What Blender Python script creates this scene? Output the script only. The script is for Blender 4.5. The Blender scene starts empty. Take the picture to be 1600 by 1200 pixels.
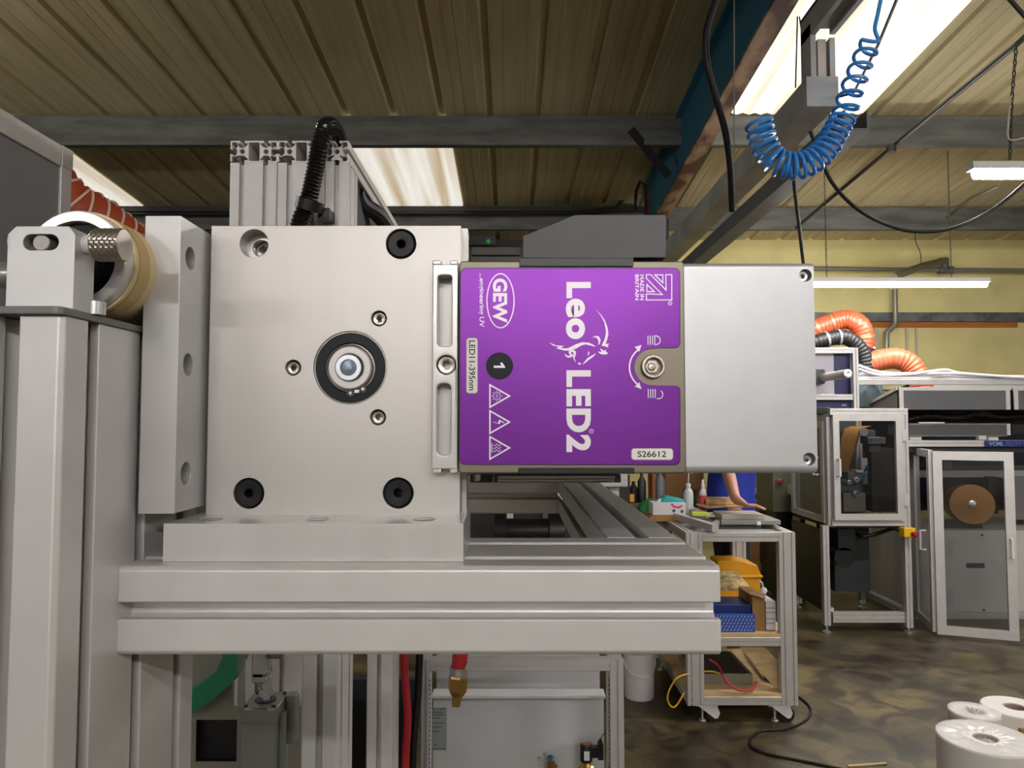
import bpy, bmesh, math, random
from mathutils import Vector, Matrix
random.seed(7)
C = bpy.context.scene.collection
SC = bpy.context.scene
# ------------------------------------------------------------------ camera, world, exposure
H = 1.45                      # camera height
F = 1150.0                    # focal length in pixels of the 1600x1200 frame
TILT = math.atan(57.0 / F)
ct, st = math.cos(TILT), math.sin(TILT)
cam = bpy.data.cameras.new('camera'); cam.sensor_fit = 'HORIZONTAL'; cam.sensor_width = 36
cam.lens = 36 * F / 1600; cam.clip_start = .02; cam.clip_end = 100
co = bpy.data.objects.new('camera', cam); C.objects.link(co)
co.location = (0, 0, H); co.rotation_euler = (math.pi / 2 + TILT, 0, 0)
SC.camera = co
cam.dof.use_dof = False
wd = bpy.data.worlds.new('world'); SC.world = wd; wd.use_nodes = True
wd.node_tree.nodes['Background'].inputs[0].default_value = (.75, .85, 1, 1)
wd.node_tree.nodes['Background'].inputs[1].default_value = .05
SC.view_settings.view_transform = 'Standard'
try: SC.view_settings.look = 'None'
except Exception: pass
SC.view_settings.gamma = 1
SC.view_settings.use_curve_mapping = False
SC.view_settings.exposure = 0.3
try:
    SC.cycles.use_denoising = True
    SC.cycles.max_bounces = 8; SC.cycles.diffuse_bounces = 4; SC.cycles.glossy_bounces = 4
    SC.cycles.transmission_bounces = 6; SC.cycles.transparent_max_bounces = 12
    SC.cycles.sample_clamp_indirect = 6
    SC.cycles.caustics_reflective = False; SC.cycles.caustics_refractive = False
except Exception: pass
TUBE = 120.0                  # radiance of the LED tubes
SKY = 1.0                     # radiance of the roof lights

def W(px, py, Y):
    a, b = px - 800.0, 600.0 - py
    s = Y / (F * ct - b * st)
    return Vector((a * s, Y, H + (b * ct + F * st) * s))

# ------------------------------------------------------------------ materials
def lin(c):
    c = c / 255.0
    return c / 12.92 if c <= .04045 else ((c + .055) / 1.055) ** 2.4
def L(rgb): return tuple(lin(x) for x in rgb) + (1.0,)
MATS = {}
def mat(name, rgb, rough=.5, metal=0.0, var=.06, scale=8.0, bump=0.0, stretch=None, emit=None, strength=0, spec=.5, coat=0, alpha=None, rgb2=None, edge=(.35, .65), detail=4):
    if name in MATS: return MATS[name]
    m = bpy.data.materials.new(name); m.use_nodes = True
    nt = m.node_tree; N = nt.nodes; K = nt.links
    p = N['Principled BSDF']
    tc = N.new('ShaderNodeTexCoord'); mp = N.new('ShaderNodeMapping'); nz = N.new('ShaderNodeTexNoise')
    K.new(tc.outputs['Object'], mp.inputs[0]); K.new(mp.outputs[0], nz.inputs['Vector'])
    if stretch: mp.inputs['Scale'].default_value = stretch
    nz.inputs['Scale'].default_value = scale; nz.inputs['Detail'].default_value = detail
    cr = N.new('ShaderNodeValToRGB'); K.new(nz.outputs[0], cr.inputs[0])
    a = L(rgb); b = L(rgb2) if rgb2 else a
    e = cr.color_ramp.elements
    e[0].position, e[1].position = edge
    e[0].color = tuple(x * (1 - var) for x in a[:3]) + (1,)
    e[1].color = tuple(min(1, x * (1 + var)) for x in b[:3]) + (1,)
    K.new(cr.outputs[0], p.inputs['Base Color'])
    p.inputs['Roughness'].default_value = rough; p.inputs['Metallic'].default_value = metal
    p.inputs['Specular IOR Level'].default_value = spec
    if coat: p.inputs['Coat Weight'].default_value = coat; p.inputs['Coat Roughness'].default_value = .1
    if bump:
        bp = N.new('ShaderNodeBump'); bp.inputs['Strength'].default_value = bump; bp.inputs['Distance'].default_value = .002
        K.new(nz.outputs[0], bp.inputs['Height']); K.new(bp.outputs[0], p.inputs['Normal'])
    if emit:
        p.inputs['Emission Color'].default_value = L(emit); p.inputs['Emission Strength'].default_value = strength
    if alpha is not None: p.inputs['Alpha'].default_value = alpha
    MATS[name] = m
    return m
def glass(name, rgb, mixf=.12, rough=.05):
    if name in MATS: return MATS[name]
    m = bpy.data.materials.new(name); m.use_nodes = True
    nt = m.node_tree; N = nt.nodes; K = nt.links; N.remove(N['Principled BSDF'])
    t = N.new('ShaderNodeBsdfTransparent'); t.inputs[0].default_value = L(rgb)
    g = N.new('ShaderNodeBsdfGlossy'); g.inputs['Roughness'].default_value = rough
    nz = N.new('ShaderNodeTexNoise'); nz.inputs['Scale'].default_value = 3
    mr = N.new('ShaderNodeMapRange'); mr.inputs[3].default_value = mixf * .6; mr.inputs[4].default_value = mixf * 1.4
    K.new(nz.outputs[0], mr.inputs[0])
    mx = N.new('ShaderNodeMixShader'); K.new(mr.outputs[0], mx.inputs[0])
    K.new(t.outputs[0], mx.inputs[1]); K.new(g.outputs[0], mx.inputs[2]); K.new(mx.outputs[0], N['Material Output'].inputs[0])
    MATS[name] = m
    return m

ALU = mat('anodised_aluminium', (218, 215, 214), .42, .35, .03, 40)
ALUF = mat('far_anodised_aluminium', (205, 202, 200), .45, .5, .04, 12)
PLATE = mat('ground_aluminium_plate', (200, 196, 193), .4, .55, .03, 30, .03, (1, 1, .12))
MILL = mat('milled_aluminium', (222, 220, 219), .24, .35, .05, 60, .03, (1, .3, .15), edge=(.25, .75))
SAW = mat('sawn_aluminium', (204, 203, 203), .38, .5, .1, 22, .1, (.12, 1, 1), edge=(.2, .8))
STEEL = mat('zinc_steel', (196, 196, 196), .33, .8, .05, 60)
DSTEEL = mat('stainless_steel', (176, 170, 162), .24, .95, .08, 60)
BLK = mat('black_oxide', (32, 32, 34), .4, .2, .1, 60, spec=.3)
BLKP = mat('black_plastic', (22, 22, 24), .38, 0, .12, 40)
RUB = mat('black_rubber', (20, 20, 21), .5, 0, .1, 30)
NYLON = mat('charcoal_engineering_plastic', (56, 58, 61), .42, 0, .08, 60, .04)
SEAL = mat('dark_seal_rubber', (18, 23, 32), .4, 0, .1, 50, spec=.25)
BRONZE = mat('bronze_anodised_plate', (128, 120, 106), .4, .75, .05, 50, .05, (.1, 1, 1))
PURPLE = mat('purple_metallic_label', (120, 48, 152), .3, .5, .04, 30, 0, None, spec=.3)
WHITEINK = mat('pale_print_ink', (236, 232, 236), .4, .25, .02, 20)
BLACKINK = mat('black_print_ink', (22, 20, 24), .5, 0, .02, 20)
LBL = mat('cream_sticker', (244, 241, 236), .5, 0, .03, 30)
SILVER = mat('satin_silver_cover', (204, 205, 207), .42, .55, .02, 60, .04)
GALV = mat('galvanised_steel', (104, 108, 108), .5, .45, .2, 9, 0, None, rgb2=(120, 122, 120))
GALVD = mat('dull_galvanised_steel', (84, 86, 86), .55, .3, .15, 5, 0, None, rgb2=(98, 100, 98))
DGREY = mat('dark_grey_panel', (88, 88, 92), .55, .2, .06, 6)
HOODG = mat('grey_hood_panel', (94, 94, 96), .5, .1, .05, 6)
WHITEP = mat('white_powder_coat', (214, 214, 216), .4, 0, .03, 6)
CREAMW = mat('offwhite_panel', (196, 193, 188), .5, 0, .04, 5)
NAVY = mat('navy_panel', (24, 26, 82), .45, 0, .06, 6)
GLASSC = glass('clear_polycarbonate', (222, 222, 224), .07)
WOOD = mat('plywood', (205, 172, 122), .6, 0, .12, 6, 0, (1, 6, 6), rgb2=(212, 184, 138))
CARD = mat('brown_cardboard', (164, 122, 72), .7, 0, .08, 7)
TOWER = mat('matt_tower_profile', (228, 224, 224), .5, .15, .03, 40)
KRAFT = mat('brown_kraft_paper', (176, 124, 62), .55, 0, .06, 10)
CREAMP = mat('cream_paper', (234, 214, 168), .6, 0, .04, 14)
ORANGE = mat('orange_silicone_duct', (178, 74, 44), .42, 0, .08, 14)
BLUEH = mat('blue_nylon_hose', (62, 156, 238), .3, 0, .05, 20, coat=.2)
BRASS = mat('brass', (182, 150, 84), .3, .9, .08, 40)
RED = mat('red_rubber', (172, 38, 46), .4, 0, .06, 20)
YEL = mat('yellow_plastic', (226, 160, 20), .45, 0, .05, 9)
GREEN = mat('green_flat_belt', (24, 108, 78), .5, 0, .06, 12)
WHITEPL = mat('white_plastic', (224, 220, 222), .4, 0, .03, 9)
MILKY = mat('milky_plastic', (206, 212, 216), .4, 0, .04, 12)
FILM = mat('white_film_roll', (226, 222, 216), .35, 0, .03, 9, coat=.2)
LED = mat('lit_tube', (255, 255, 255), .4, 0, .0, 4, emit=(254, 250, 247), strength=TUBE)
LEDBODY = mat('white_batten_body', (214, 214, 214), .4, 0, .03, 9)

# ------------------------------------------------------------------ mesh building
class MB:
    def __init__(s): s.v = []; s.f = []; s.wn = False
    def add(s, vs, fs):
        o = len(s.v); s.v += [tuple(x) for x in vs]; s.f += [tuple(i + o for i in f) for f in fs]
        return s
    def box(s, x0, y0, z0, x1, y1, z1):
        x0, x1 = min(x0, x1), max(x0, x1); y0, y1 = min(y0, y1), max(y0, y1); z0, z1 = min(z0, z1), max(z0, z1)
        vs = [(x, y, z) for z in (z0, z1) for y in (y0, y1) for x in (x0, x1)]
        return s.add(vs, [(0, 2, 3, 1), (4, 5, 7, 6), (0, 1, 5, 4), (2, 6, 7, 3), (0, 4, 6, 2), (1, 3, 7, 5)])
    def pbox(s, x0, y0, x1, y1, Y, d):
        """box whose front face, at distance Y, spans the measured rectangle"""
        ym = (y0 + y1) / 2
        return s.box(W(x0, ym, Y).x, Y, W(800, y1, Y).z, W(x1, ym, Y).x, Y + d, W(800, y0, Y).z)
    def bar(s, p0, p1, w, h, up=(0, 0, 1)):
        p0, p1, up = Vector(p0), Vector(p1), Vector(up)
        d = (p1 - p0).normalized(); r = d.cross(up)
        if r.length < 1e-5: r = d.cross(Vector((0, 1, 0)))
        r.normalize(); u = r.cross(d)
        vs = [p + r * a * w / 2 + u * b * h / 2 for p in (p0, p1) for b in (-1, 1) for a in (-1, 1)]
        return s.add(vs, [(0, 2, 3, 1), (4, 5, 7, 6), (0, 1, 5, 4), (2, 6, 7, 3), (0, 4, 6, 2), (1, 3, 7, 5)])
    def tube(s, path, r, n=10, caps=True, closed=False):
        P = [Vector(p) for p in path]; m = len(P)
        R = r if isinstance(r, (list, tuple)) else [r] * m
        T = []
        for i in range(m):
            if closed: t = P[(i + 1) % m] - P[i - 1]
            else: t = P[min(i + 1, m - 1)] - P[max(i - 1, 0)]
            T.append(t.normalized() if t.length > 1e-9 else Vector((0, 0, 1)))
        nrm = T[0].orthogonal().normalized(); vs = []
        for i in range(m):
            nrm = (nrm - T[i] * nrm.dot(T[i]))
            nrm = nrm.normalized() if nrm.length > 1e-6 else T[i].orthogonal().normalized()
            b = T[i].cross(nrm)
            for k in range(n):
                a = 2 * math.pi * k / n
                vs.append(P[i] + (nrm * math.cos(a) + b * math.sin(a)) * R[i])
        fs = []
        for i in range(m if closed else m - 1):
            j = (i + 1) % m
            for k in range(n):
                fs.append((i * n + k, i * n + (k + 1) % n, j * n + (k + 1) % n, j * n + k))
        if caps and not closed:
            fs.append(tuple(range(n))[::-1]); fs.append(tuple((m - 1) * n + k for k in range(n)))
        return s.add(vs, fs)
    def cyl(s, p0, p1, r0, r1=None, n=24):
        return s.tube([p0, p1], [r0, r0 if r1 is None else r1], n)
    def lathe(s, prof, o, ax=(0, 0, 1), n=32, open_=False):
        """prof: (radius, height) pairs along axis ax from o"""
        ax = Vector(ax).normalized(); u = ax.orthogonal().normalized(); w = ax.cross(u); o = Vector(o); vs = []
        for r, h in prof:
            for k in range(n):
                a = 2 * math.pi * k / n
                vs.append(o + ax * h + (u * math.cos(a) + w * math.sin(a)) * max(r, 1e-6))
        fs = []
        for i in range(len(prof) - 1):
            for k in range(n):
                fs.append((i * n + k, i * n + (k + 1) % n, (i + 1) * n + (k + 1) % n, (i + 1) * n + k))
        if prof[0] == prof[-1]: open_ = True
        if prof[0][0] > 1e-5 and not open_: fs.append(tuple(range(n))[::-1])
        if prof[-1][0] > 1e-5 and not open_: fs.append(tuple((len(prof) - 1) * n + k for k in range(n)))
        return s.add(vs, fs)
    def prism(s, poly, o, u, v, w, d):
        """polygon in (u, v) at o, extruded d along w"""
        o, u, v, w = Vector(o), Vector(u), Vector(v), Vector(w); n = len(poly)
        vs = [o + u * a + v * b for a, b in poly] + [o + u * a + v * b + w * d for a, b in poly]
        fs = [tuple(range(n))[::-1], tuple(range(n, 2 * n))]
        for i in range(n): fs.append((i, (i + 1) % n, n + (i + 1) % n, n + i))
        return s.add(vs, fs)
    def mesh(s, me, M=None):
        s.wn = True
        vs = [(M @ x.co) if M else x.co.copy() for x in me.vertices]
        return s.add(vs, [tuple(p.vertices) for p in me.polygons])

ORG = {}
def bake(name, mb, m, loc, smooth=32):
    me = bpy.data.meshes.new(name)
    l = Vector(loc)
    me.from_pydata([(x - l.x, y - l.y, z - l.z) for x, y, z in mb.v], [], mb.f)
    bm = bmesh.new(); bm.from_mesh(me)
    bmesh.ops.recalc_face_normals(bm, faces=bm.faces)
    bm.to_mesh(me); bm.free()
    me.materials.append(m)
    if smooth:
        me.polygons.foreach_set('use_smooth', [True] * len(me.polygons))
        me.set_sharp_from_angle(angle=math.radians(smooth))
    me.update()
    o = bpy.data.objects.new(name, me); C.objects.link(o)
    if mb.wn and smooth: weigh(o)
    return o
def weigh(o):
    w = o.modifiers.new('even_normals', 'WEIGHTED_NORMAL'); w.keep_sharp = True; w.weight = 100
def tag(o, label=None, cat=None, group=None, kind=None):
    if label: o['label'] = label
    if cat: o['category'] = cat
    if group: o['group'] = group
    if kind: o['kind'] = kind
    return o
def bevel(o, w, seg=2):
    b = o.modifiers.new('bevel', 'BEVEL'); b.width = w; b.segments = seg; b.limit_method = 'ANGLE'; b.angle_limit = math.radians(40)
    for m in [m for m in o.modifiers if m.type == 'WEIGHTED_NORMAL']: o.modifiers.remove(m)
    weigh(o)
    return o
def thing(name, label, cat, loc, group=None):
    o = bpy.data.objects.new(name, None); C.objects.link(o); o.location = loc; o.empty_display_size = .05
    ORG[o.name] = Vector(loc)
    return tag(o, label, cat, group)
def part(name, mb, m, parent, label=None, bev=0, smooth=32, kind=None, seg=2):
    l = ORG[parent.name]
    o = bake(name, mb, m, l, smooth); o.parent = parent; ORG[o.name] = l
    if bev: bevel(o, bev, seg)
    return tag(o, label, kind=kind)
def solo(name, mb, m, label, cat, group=None, bev=0, smooth=32):
    xs = [v[0] for v in mb.v]; ys = [v[1] for v in mb.v]; zs = [v[2] for v in mb.v]
    l = Vector(((min(xs) + max(xs)) / 2, (min(ys) + max(ys)) / 2, min(zs)))
    o = bake(name, mb, m, l, smooth); o.location = l; ORG[o.name] = l
    if bev: bevel(o, bev)
    return tag(o, label, cat, group)
def struct(name, mb, m, label=None, smooth=32):
    o = bake(name, mb, m, (0, 0, 0), smooth); ORG[o.name] = Vector((0, 0, 0))
    return tag(o, label, kind='structure')
def kids(o): return [c for c in bpy.data.objects if c.parent == o]
def dup(root, off, label=None, group=None):
    r = root.copy(); C.objects.link(r); r.location = root.location + Vector(off)
    if label: r['label'] = label
    if group: r['group'] = group
    for ch in kids(root):
        c = ch.copy(); C.objects.link(c); c.parent = r
        for g in kids(ch):
            d = g.copy(); C.objects.link(d); d.parent = c
    ORG[r.name] = r.location.copy()
    return r

# ------------------------------------------------------------------ flat shapes with holes, letters
def curve_mesh(outer, holes=(), thick=.001, bev=0, res=2):
    cu = bpy.data.curves.new('shape', 'CURVE'); cu.dimensions = '2D'; cu.fill_mode = 'BOTH'
    cu.extrude = max(thick / 2 - bev, 0); cu.bevel_depth = bev; cu.bevel_resolution = res; cu.offset = -bev
    for loop in [outer] + list(holes):
        sp = cu.splines.new('POLY'); sp.points.add(len(loop) - 1)
        for q, (a, b) in zip(sp.points, loop): q.co = (a, b, 0, 1)
        sp.use_cyclic_u = True
    o = bpy.data.objects.new('shape', cu); C.objects.link(o)
    dg = bpy.context.evaluated_depsgraph_get()
    me = bpy.data.meshes.new_from_object(o.evaluated_get(dg))
    bpy.data.objects.remove(o); bpy.data.curves.remove(cu)
    bm = bmesh.new(); bm.from_mesh(me); bmesh.ops.remove_doubles(bm, verts=bm.verts, dist=1e-7); bm.to_mesh(me); bm.free()
    return me
def frame_m(o, u, v):
    u, v = Vector(u), Vector(v); w = u.cross(v)
    return Matrix(((u.x, v.x, w.x, o[0]), (u.y, v.y, w.y, o[1]), (u.z, v.z, w.z, o[2]), (0, 0, 0, 1)))
def circ(cx, cy, r, n=32, ry=None): return [(cx + r * math.cos(2 * math.pi * k / n), cy + (ry or r) * math.sin(2 * math.pi * k / n)) for k in range(n)]
def rrect(x0, y0, x1, y1, r, n=6):
    pts = []
    for cx, cy, a in ((x1 - r, y0 + r, -90), (x1 - r, y1 - r, 0), (x0 + r, y1 - r, 90), (x0 + r, y0 + r, 180)):
        for k in range(n + 1):
            t = math.radians(a + 90 * k / n); pts.append((cx + r * math.cos(t), cy + r * math.sin(t)))
    return pts
def text_mesh(s, off=0.0, thick=0.0):
    cu = bpy.data.curves.new('txt', 'FONT'); cu.body = s; cu.size = 1; cu.offset = off; cu.extrude = thick; cu.fill_mode = 'BOTH' if thick else 'FRONT'; cu.resolution_u = 4
    o = bpy.data.objects.new('txt', cu); C.objects.link(o)
    dg = bpy.context.evaluated_depsgraph_get()
    me = bpy.data.meshes.new_from_object(o.evaluated_get(dg))
    bpy.data.objects.remove(o); bpy.data.curves.remove(cu)
    return me
def put_text(mb, s, x0, y0, x1, y1, Y, down=False, off=0.0, lift=0):
    """letters s fitted to the measured rectangle on a plane at distance Y; down: reads downwards"""
    me = text_mesh(s, off)
    ax = [v.co.x for v in me.vertices]; ay = [v.co.y for v in me.vertices]
    a0, a1, b0, b1 = min(ax), max(ax), min(ay), max(ay)
    A, B = W(x0, y0, Y), W(x1, y1, Y)
    vs = []
    for v in me.vertices:
        a = (v.co.x - a0) / (a1 - a0); b = (v.co.y - b0) / (b1 - b0)
        if down: X = A.x + (B.x - A.x) * b; Z = A.z + (B.z - A.z) * a
        else: X = A.x + (B.x - A.x) * a; Z = B.z + (A.z - B.z) * b
        vs.append((X, Y - lift, Z))
    mb.add(vs, [tuple(p.vertices) for p in me.polygons])
    bpy.data.meshes.remove(me)
def poly_px(mb, pts, Y, t=.0001):
    n = len(pts); P = [W(a, b, Y) for a, b in pts]
    vs = [(p.x, Y - t, p.z) for p in P] + [(p.x, Y, p.z) for p in P]
    fs = [tuple(range(n))] + [(i, (i + 1) % n, n + (i + 1) % n, n + i) for i in range(n)]
    mb.add(vs, fs)
def stroke(mb, pts, w, Y, closed=False, t=.0001):
    """ribbon of width w (measured pixels) along pts"""
    n = len(pts); V = [Vector(p) for p in pts]; A = []; B = []
    for i in range(n):
        d0 = (V[i] - V[i - 1]) if (closed or i > 0) else (V[1] - V[0])
        d1 = (V[(i + 1) % n] - V[i]) if (closed or i < n - 1) else (V[-1] - V[-2])
        d0 = d0.normalized(); d1 = d1.normalized()
        n0 = Vector((-d0.y, d0.x)); n1 = Vector((-d1.y, d1.x)); m = (n0 + n1)
        m = m.normalized() if m.length > 1e-4 else n0
        k = w / 2 / max(.35, m.dot(n0))
        A.append(V[i] + m * k); B.append(V[i] - m * k)
    vs = []
    for a, b in zip(A, B):
        for q in (a, b):
            p = W(q.x, q.y, Y); vs.append((p.x, Y - t, p.z))
    mb.add(vs, [(2 * i, 2 * i + 1, 2 * ((i + 1) % n) + 1, 2 * ((i + 1) % n)) for i in range(n if closed else n - 1)])

# ------------------------------------------------------------------ slotted aluminium profile
def slotpoly(nx, ny, ux, uy, w, tee=True, r=.0015, lip=None, skip=()):
    """outline of an nx by ny slotted profile with its corner at (0, 0)"""
    W_, H_ = nx * ux, ny * uy
    out = []
    sides = [((0, 0), (1, 0), (0, 1), nx, ux), ((W_, 0), (0, 1), (-1, 0), ny, uy), ((W_, H_), (-1, 0), (0, -1), nx, ux), ((0, H_), (0, -1), (1, 0), ny, uy)]
    for si, (c, d, nn, n, u) in enumerate(sides):
        def pt(a, b): return (c[0] + d[0] * a + nn[0] * b, c[1] + d[1] * a + nn[1] * b)
        out.append(pt(r, 0))
        if si not in skip:
            for i in range(n):
                m = (i + .5) * u; lp = lip or u * .1; dp = u * .3; iw = u * .23
                if tee: q = [(m - w / 2, 0), (m - w / 2, lp), (m - iw, lp), (m - iw, lp + u * .06), (m - w * .45, dp), (m + w * .45, dp), (m + iw, lp + u * .06), (m + iw, lp), (m + w / 2, lp), (m + w / 2, 0)]
                else: q = [(m - w / 2, 0), (m - w / 2, w * .9), (m + w / 2, w * .9), (m + w / 2, 0)]
                out += [pt(*x) for x in q]
        out.append(pt(n * u - r, 0))
    return out
def prof(mb, x0, y0, z0, x1, y1, z1, axis, nx=1, ny=1, w=None, tee=False, r=.0015, skip=()):
    """slotted profile filling the given box, running along axis"""
    x0, x1 = sorted((x0, x1)); y0, y1 = sorted((y0, y1)); z0, z1 = sorted((z0, z1))
    if axis == 'x': a, b, l, o, u, v, ww = y1 - y0, z1 - z0, x1 - x0, (x0, y0, z0), (0, 1, 0), (0, 0, 1), (1, 0, 0)
    elif axis == 'y': a, b, l, o, u, v, ww = x1 - x0, z1 - z0, y1 - y0, (x0, y0, z0), (1, 0, 0), (0, 0, 1), (0, 1, 0)
    else: a, b, l, o, u, v, ww = x1 - x0, y1 - y0, z1 - z0, (x0, y0, z0), (1, 0, 0), (0, 1, 0), (0, 0, 1)
    ux, uy = a / nx, b / ny
    return mb.prism(slotpoly(nx, ny, ux, uy, w or min(ux, uy) * .19, tee, min(r, ux * .06), skip=skip), o, u, v, ww, l)
def pprof(mb, x0, y0, x1, y1, Y, d, axis, nx=1, ny=1, w=None):
    ym = (y0 + y1) / 2
    return prof(mb, W(x0, ym, Y).x, Y, W(800, y1, Y).z, W(x1, ym, Y).x, Y + d, W(800, y0, Y).z, axis, nx, ny, w)
# ================================================================== THE ROOM
SL = math.tan(math.atan(146.0 / F) - TILT)          # fall of the roof
Z0 = W(800, 176, 5.0).z + SL * 5.0
def zr(Y): return Z0 - SL * Y
YW = 7.75
XL, XR, YB = -6.5, 7.0, -6.5
# floor
FLOOR = bpy.data.materials.new('stained_concrete'); FLOOR.use_nodes = True
def _floor():
    nt = FLOOR.node_tree; N = nt.nodes; K = nt.links; p = N['Principled BSDF']
    tc = N.new('ShaderNodeTexCoord')
    n1 = N.new('ShaderNodeTexNoise'); n1.inputs['Scale'].default_value = 1.9; n1.inputs['Detail'].default_value = 8; n1.inputs['Distortion'].default_value = .8
    n2 = N.new('ShaderNodeTexNoise'); n2.inputs['Scale'].default_value = 5; n2.inputs['Detail'].default_value = 8; n2.inputs['Distortion'].default_value = 1.2
    n3 = N.new('ShaderNodeTexNoise'); n3.inputs['Scale'].default_value = 45; n3.inputs['Detail'].default_value = 3
    for n in (n1, n2, n3): K.new(tc.outputs['Object'], n.inputs['Vector'])
    c1 = N.new('ShaderNodeValToRGB'); K.new(n1.outputs[0], c1.inputs[0])
    e = c1.color_ramp.elements; e[0].position = .36; e[0].color = L((66, 54, 38)); e[1].position = .66; e[1].color = L((116, 103, 70))
    x = e.new(.5); x.color = L((86, 78, 56))
    c2 = N.new('ShaderNodeValToRGB'); K.new(n2.outputs[0], c2.inputs[0])
    e = c2.color_ramp.elements; e[0].position = .4; e[0].color = (.34, .34, .36, 1); e[1].position = .58; e[1].color = (1.15, 1.12, 1.0, 1)
    m = N.new('ShaderNodeMixRGB'); m.blend_type = 'MULTIPLY'; m.inputs[0].default_value = .9
    K.new(c1.outputs[0], m.inputs[1]); K.new(c2.outputs[0], m.inputs[2])
    c3 = N.new('ShaderNodeValToRGB'); K.new(n3.outputs[0], c3.inputs[0])
    e = c3.color_ramp.elements; e[0].position = .72; e[0].color = (0, 0, 0, 1); e[1].position = .76; e[1].color = (.6, .6, .6, 1)
    m2 = N.new('ShaderNodeMixRGB'); K.new(c3.outputs[0], m2.inputs[0]); K.new(m.outputs[0], m2.inputs[1]); m2.inputs[2].default_value = L((140, 132, 110))
    K.new(m2.outputs[0], p.inputs['Base Color'])
    mr = N.new('ShaderNodeMapRange'); K.new(n2.outputs[0], mr.inputs[0]); mr.inputs[3].default_value = .3; mr.inputs[4].default_value = .65
    K.new(mr.outputs[0], p.inputs['Roughness'])
    b = N.new('ShaderNodeBump'); b.inputs['Strength'].default_value = .15; b.inputs['Distance'].default_value = .01
    K.new(n2.outputs[0], b.inputs['Height']); K.new(b.outputs[0], p.inputs['Normal'])
_floor()
struct('floor', MB().box(XL, YB, -.12, XR, YW + .2, 0), FLOOR)
WALLM = mat('yellow_painted_wall', (222, 208, 142), .7, 0, .04, 3, 0, None, rgb2=(228, 214, 150))
GREYW = mat('grey_cladding', (96, 98, 92), .6, 0, .1, 3)
def slope_box(mb, x0, x1, y0, y1, za, zb):
    """slab following the roof between y0 and y1, za..zb below / above the roof line"""
    vs = [(x, y, zr(y) + z) for z in (za, zb) for y in (y0, y1) for x in (x0, x1)]
    return mb.add(vs, [(0, 2, 3, 1), (4, 5, 7, 6), (0, 1, 5, 4), (2, 6, 7, 3), (0, 4, 6, 2), (1, 3, 7, 5)])
XP = 1.02      # where the grey clad wall gives way to the yellow one
wb = MB(); wb.box(XP, YW, 0, XR + .2, YW + .2, zr(YW) + .05)
struct('wall_back', wb, WALLM)
wg = struct('wall_back_grey', MB().box(XL - .2, YW, 0, XP, YW + .2, zr(YW) + .05), GREYW)
ORG[wg.name] = Vector((0, 0, 0))
for k in range(4):      # cladding boards of the grey wall near the eaves
    z = zr(YW) - .08 - k * .2
    part('cladding_board', MB().box(XL, YW - .03, z - .18, XP - .02, YW, z), mat('cladding_board_grey_%d' % k, (104 + 22 * (k % 2), 106 + 22 * (k % 2), 98 + 22 * (k % 2)), .55, 0, .08, 2), wg, smooth=0)
DIMW = mat('painted_block_wall', (158, 156, 150), .75, 0, .06, 3)
struct('wall_left', MB().box(XL - .2, YB - .2, 0, XL, YW + .2, zr(YB) + .2), DIMW)
struct('wall_right', MB().box(XR, YB - .2, 0, XR + .2, YW + .2, zr(YB) + .2), DIMW)
struct('wall_front', MB().box(XL, YB - .2, 0, XR, YB, zr(YB) + .2), DIMW)
# ceiling: outer deck, ribbed sheets under it
ROOF = mat('stained_cream_sheet', (188, 173, 130), .6, 0, .08, 2.2, 0, (9, .5, 1), rgb2=(199, 186, 146), edge=(.3, .7))
PUR = [5.0, 6.74, 3.26, 1.5, -.3, -2.1, -3.9, -5.7]
ceil = struct('ceiling', slope_box(MB(), XL, XR, YB, YW + .1, .07, .16), mat('roof_deck', (120, 110, 88), .7, 0, .05, 3), smooth=0)
SKYS = [(1.26, 2.43, -1.2, 4.99), (-1.46, -.455, 5.1, 6.74), (-4.45, -3.42, 5.1, 6.74)]
X0R = -.155 - 0.333 / 2 - .333       # a rib lies at -.155
def sheet_mesh(x0, n, y0, y1):
    """n pans of .333 m with a trapezoid rib pressed upward at the end of each pan"""
    xs = []
    for k in range(n):
        a = x0 + k * .333
        xs += [(a, 0), (a + .06, 0), (a + .063, .0022), (a + .075, .0022), (a + .078, 0), (a + .134, 0), (a + .148, .022), (a + .184, .022), (a + .198, 0), (a + .255, 0), (a + .258, .0022), (a + .27, .0022), (a + .273, 0)]
    xs.append((x0 + n * .333 - .003, 0)); xs.append((x0 + n * .333 - .003, .05))
    vs = [(x, y, zr(y) + z) for y in (y0, y1) for x, z in xs]; m = len(xs)
    return MB().add(vs, [(i, i + 1, m + i + 1, m + i) for i in range(m - 1)])
segs = [(YB, 1.5), (1.5, 5.0), (5.0, YW)]
kx = -20
while X0R + kx * .333 < XR:
    xa = X0R + kx * .333
    if xa + 1 > XL:
        for y0, y1 in segs:
            part('roof_sheet', sheet_mesh(max(xa, XL) if xa > XL else xa, 3, y0, y1), ROOF, ceil, smooth=0)
    kx += 3
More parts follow.
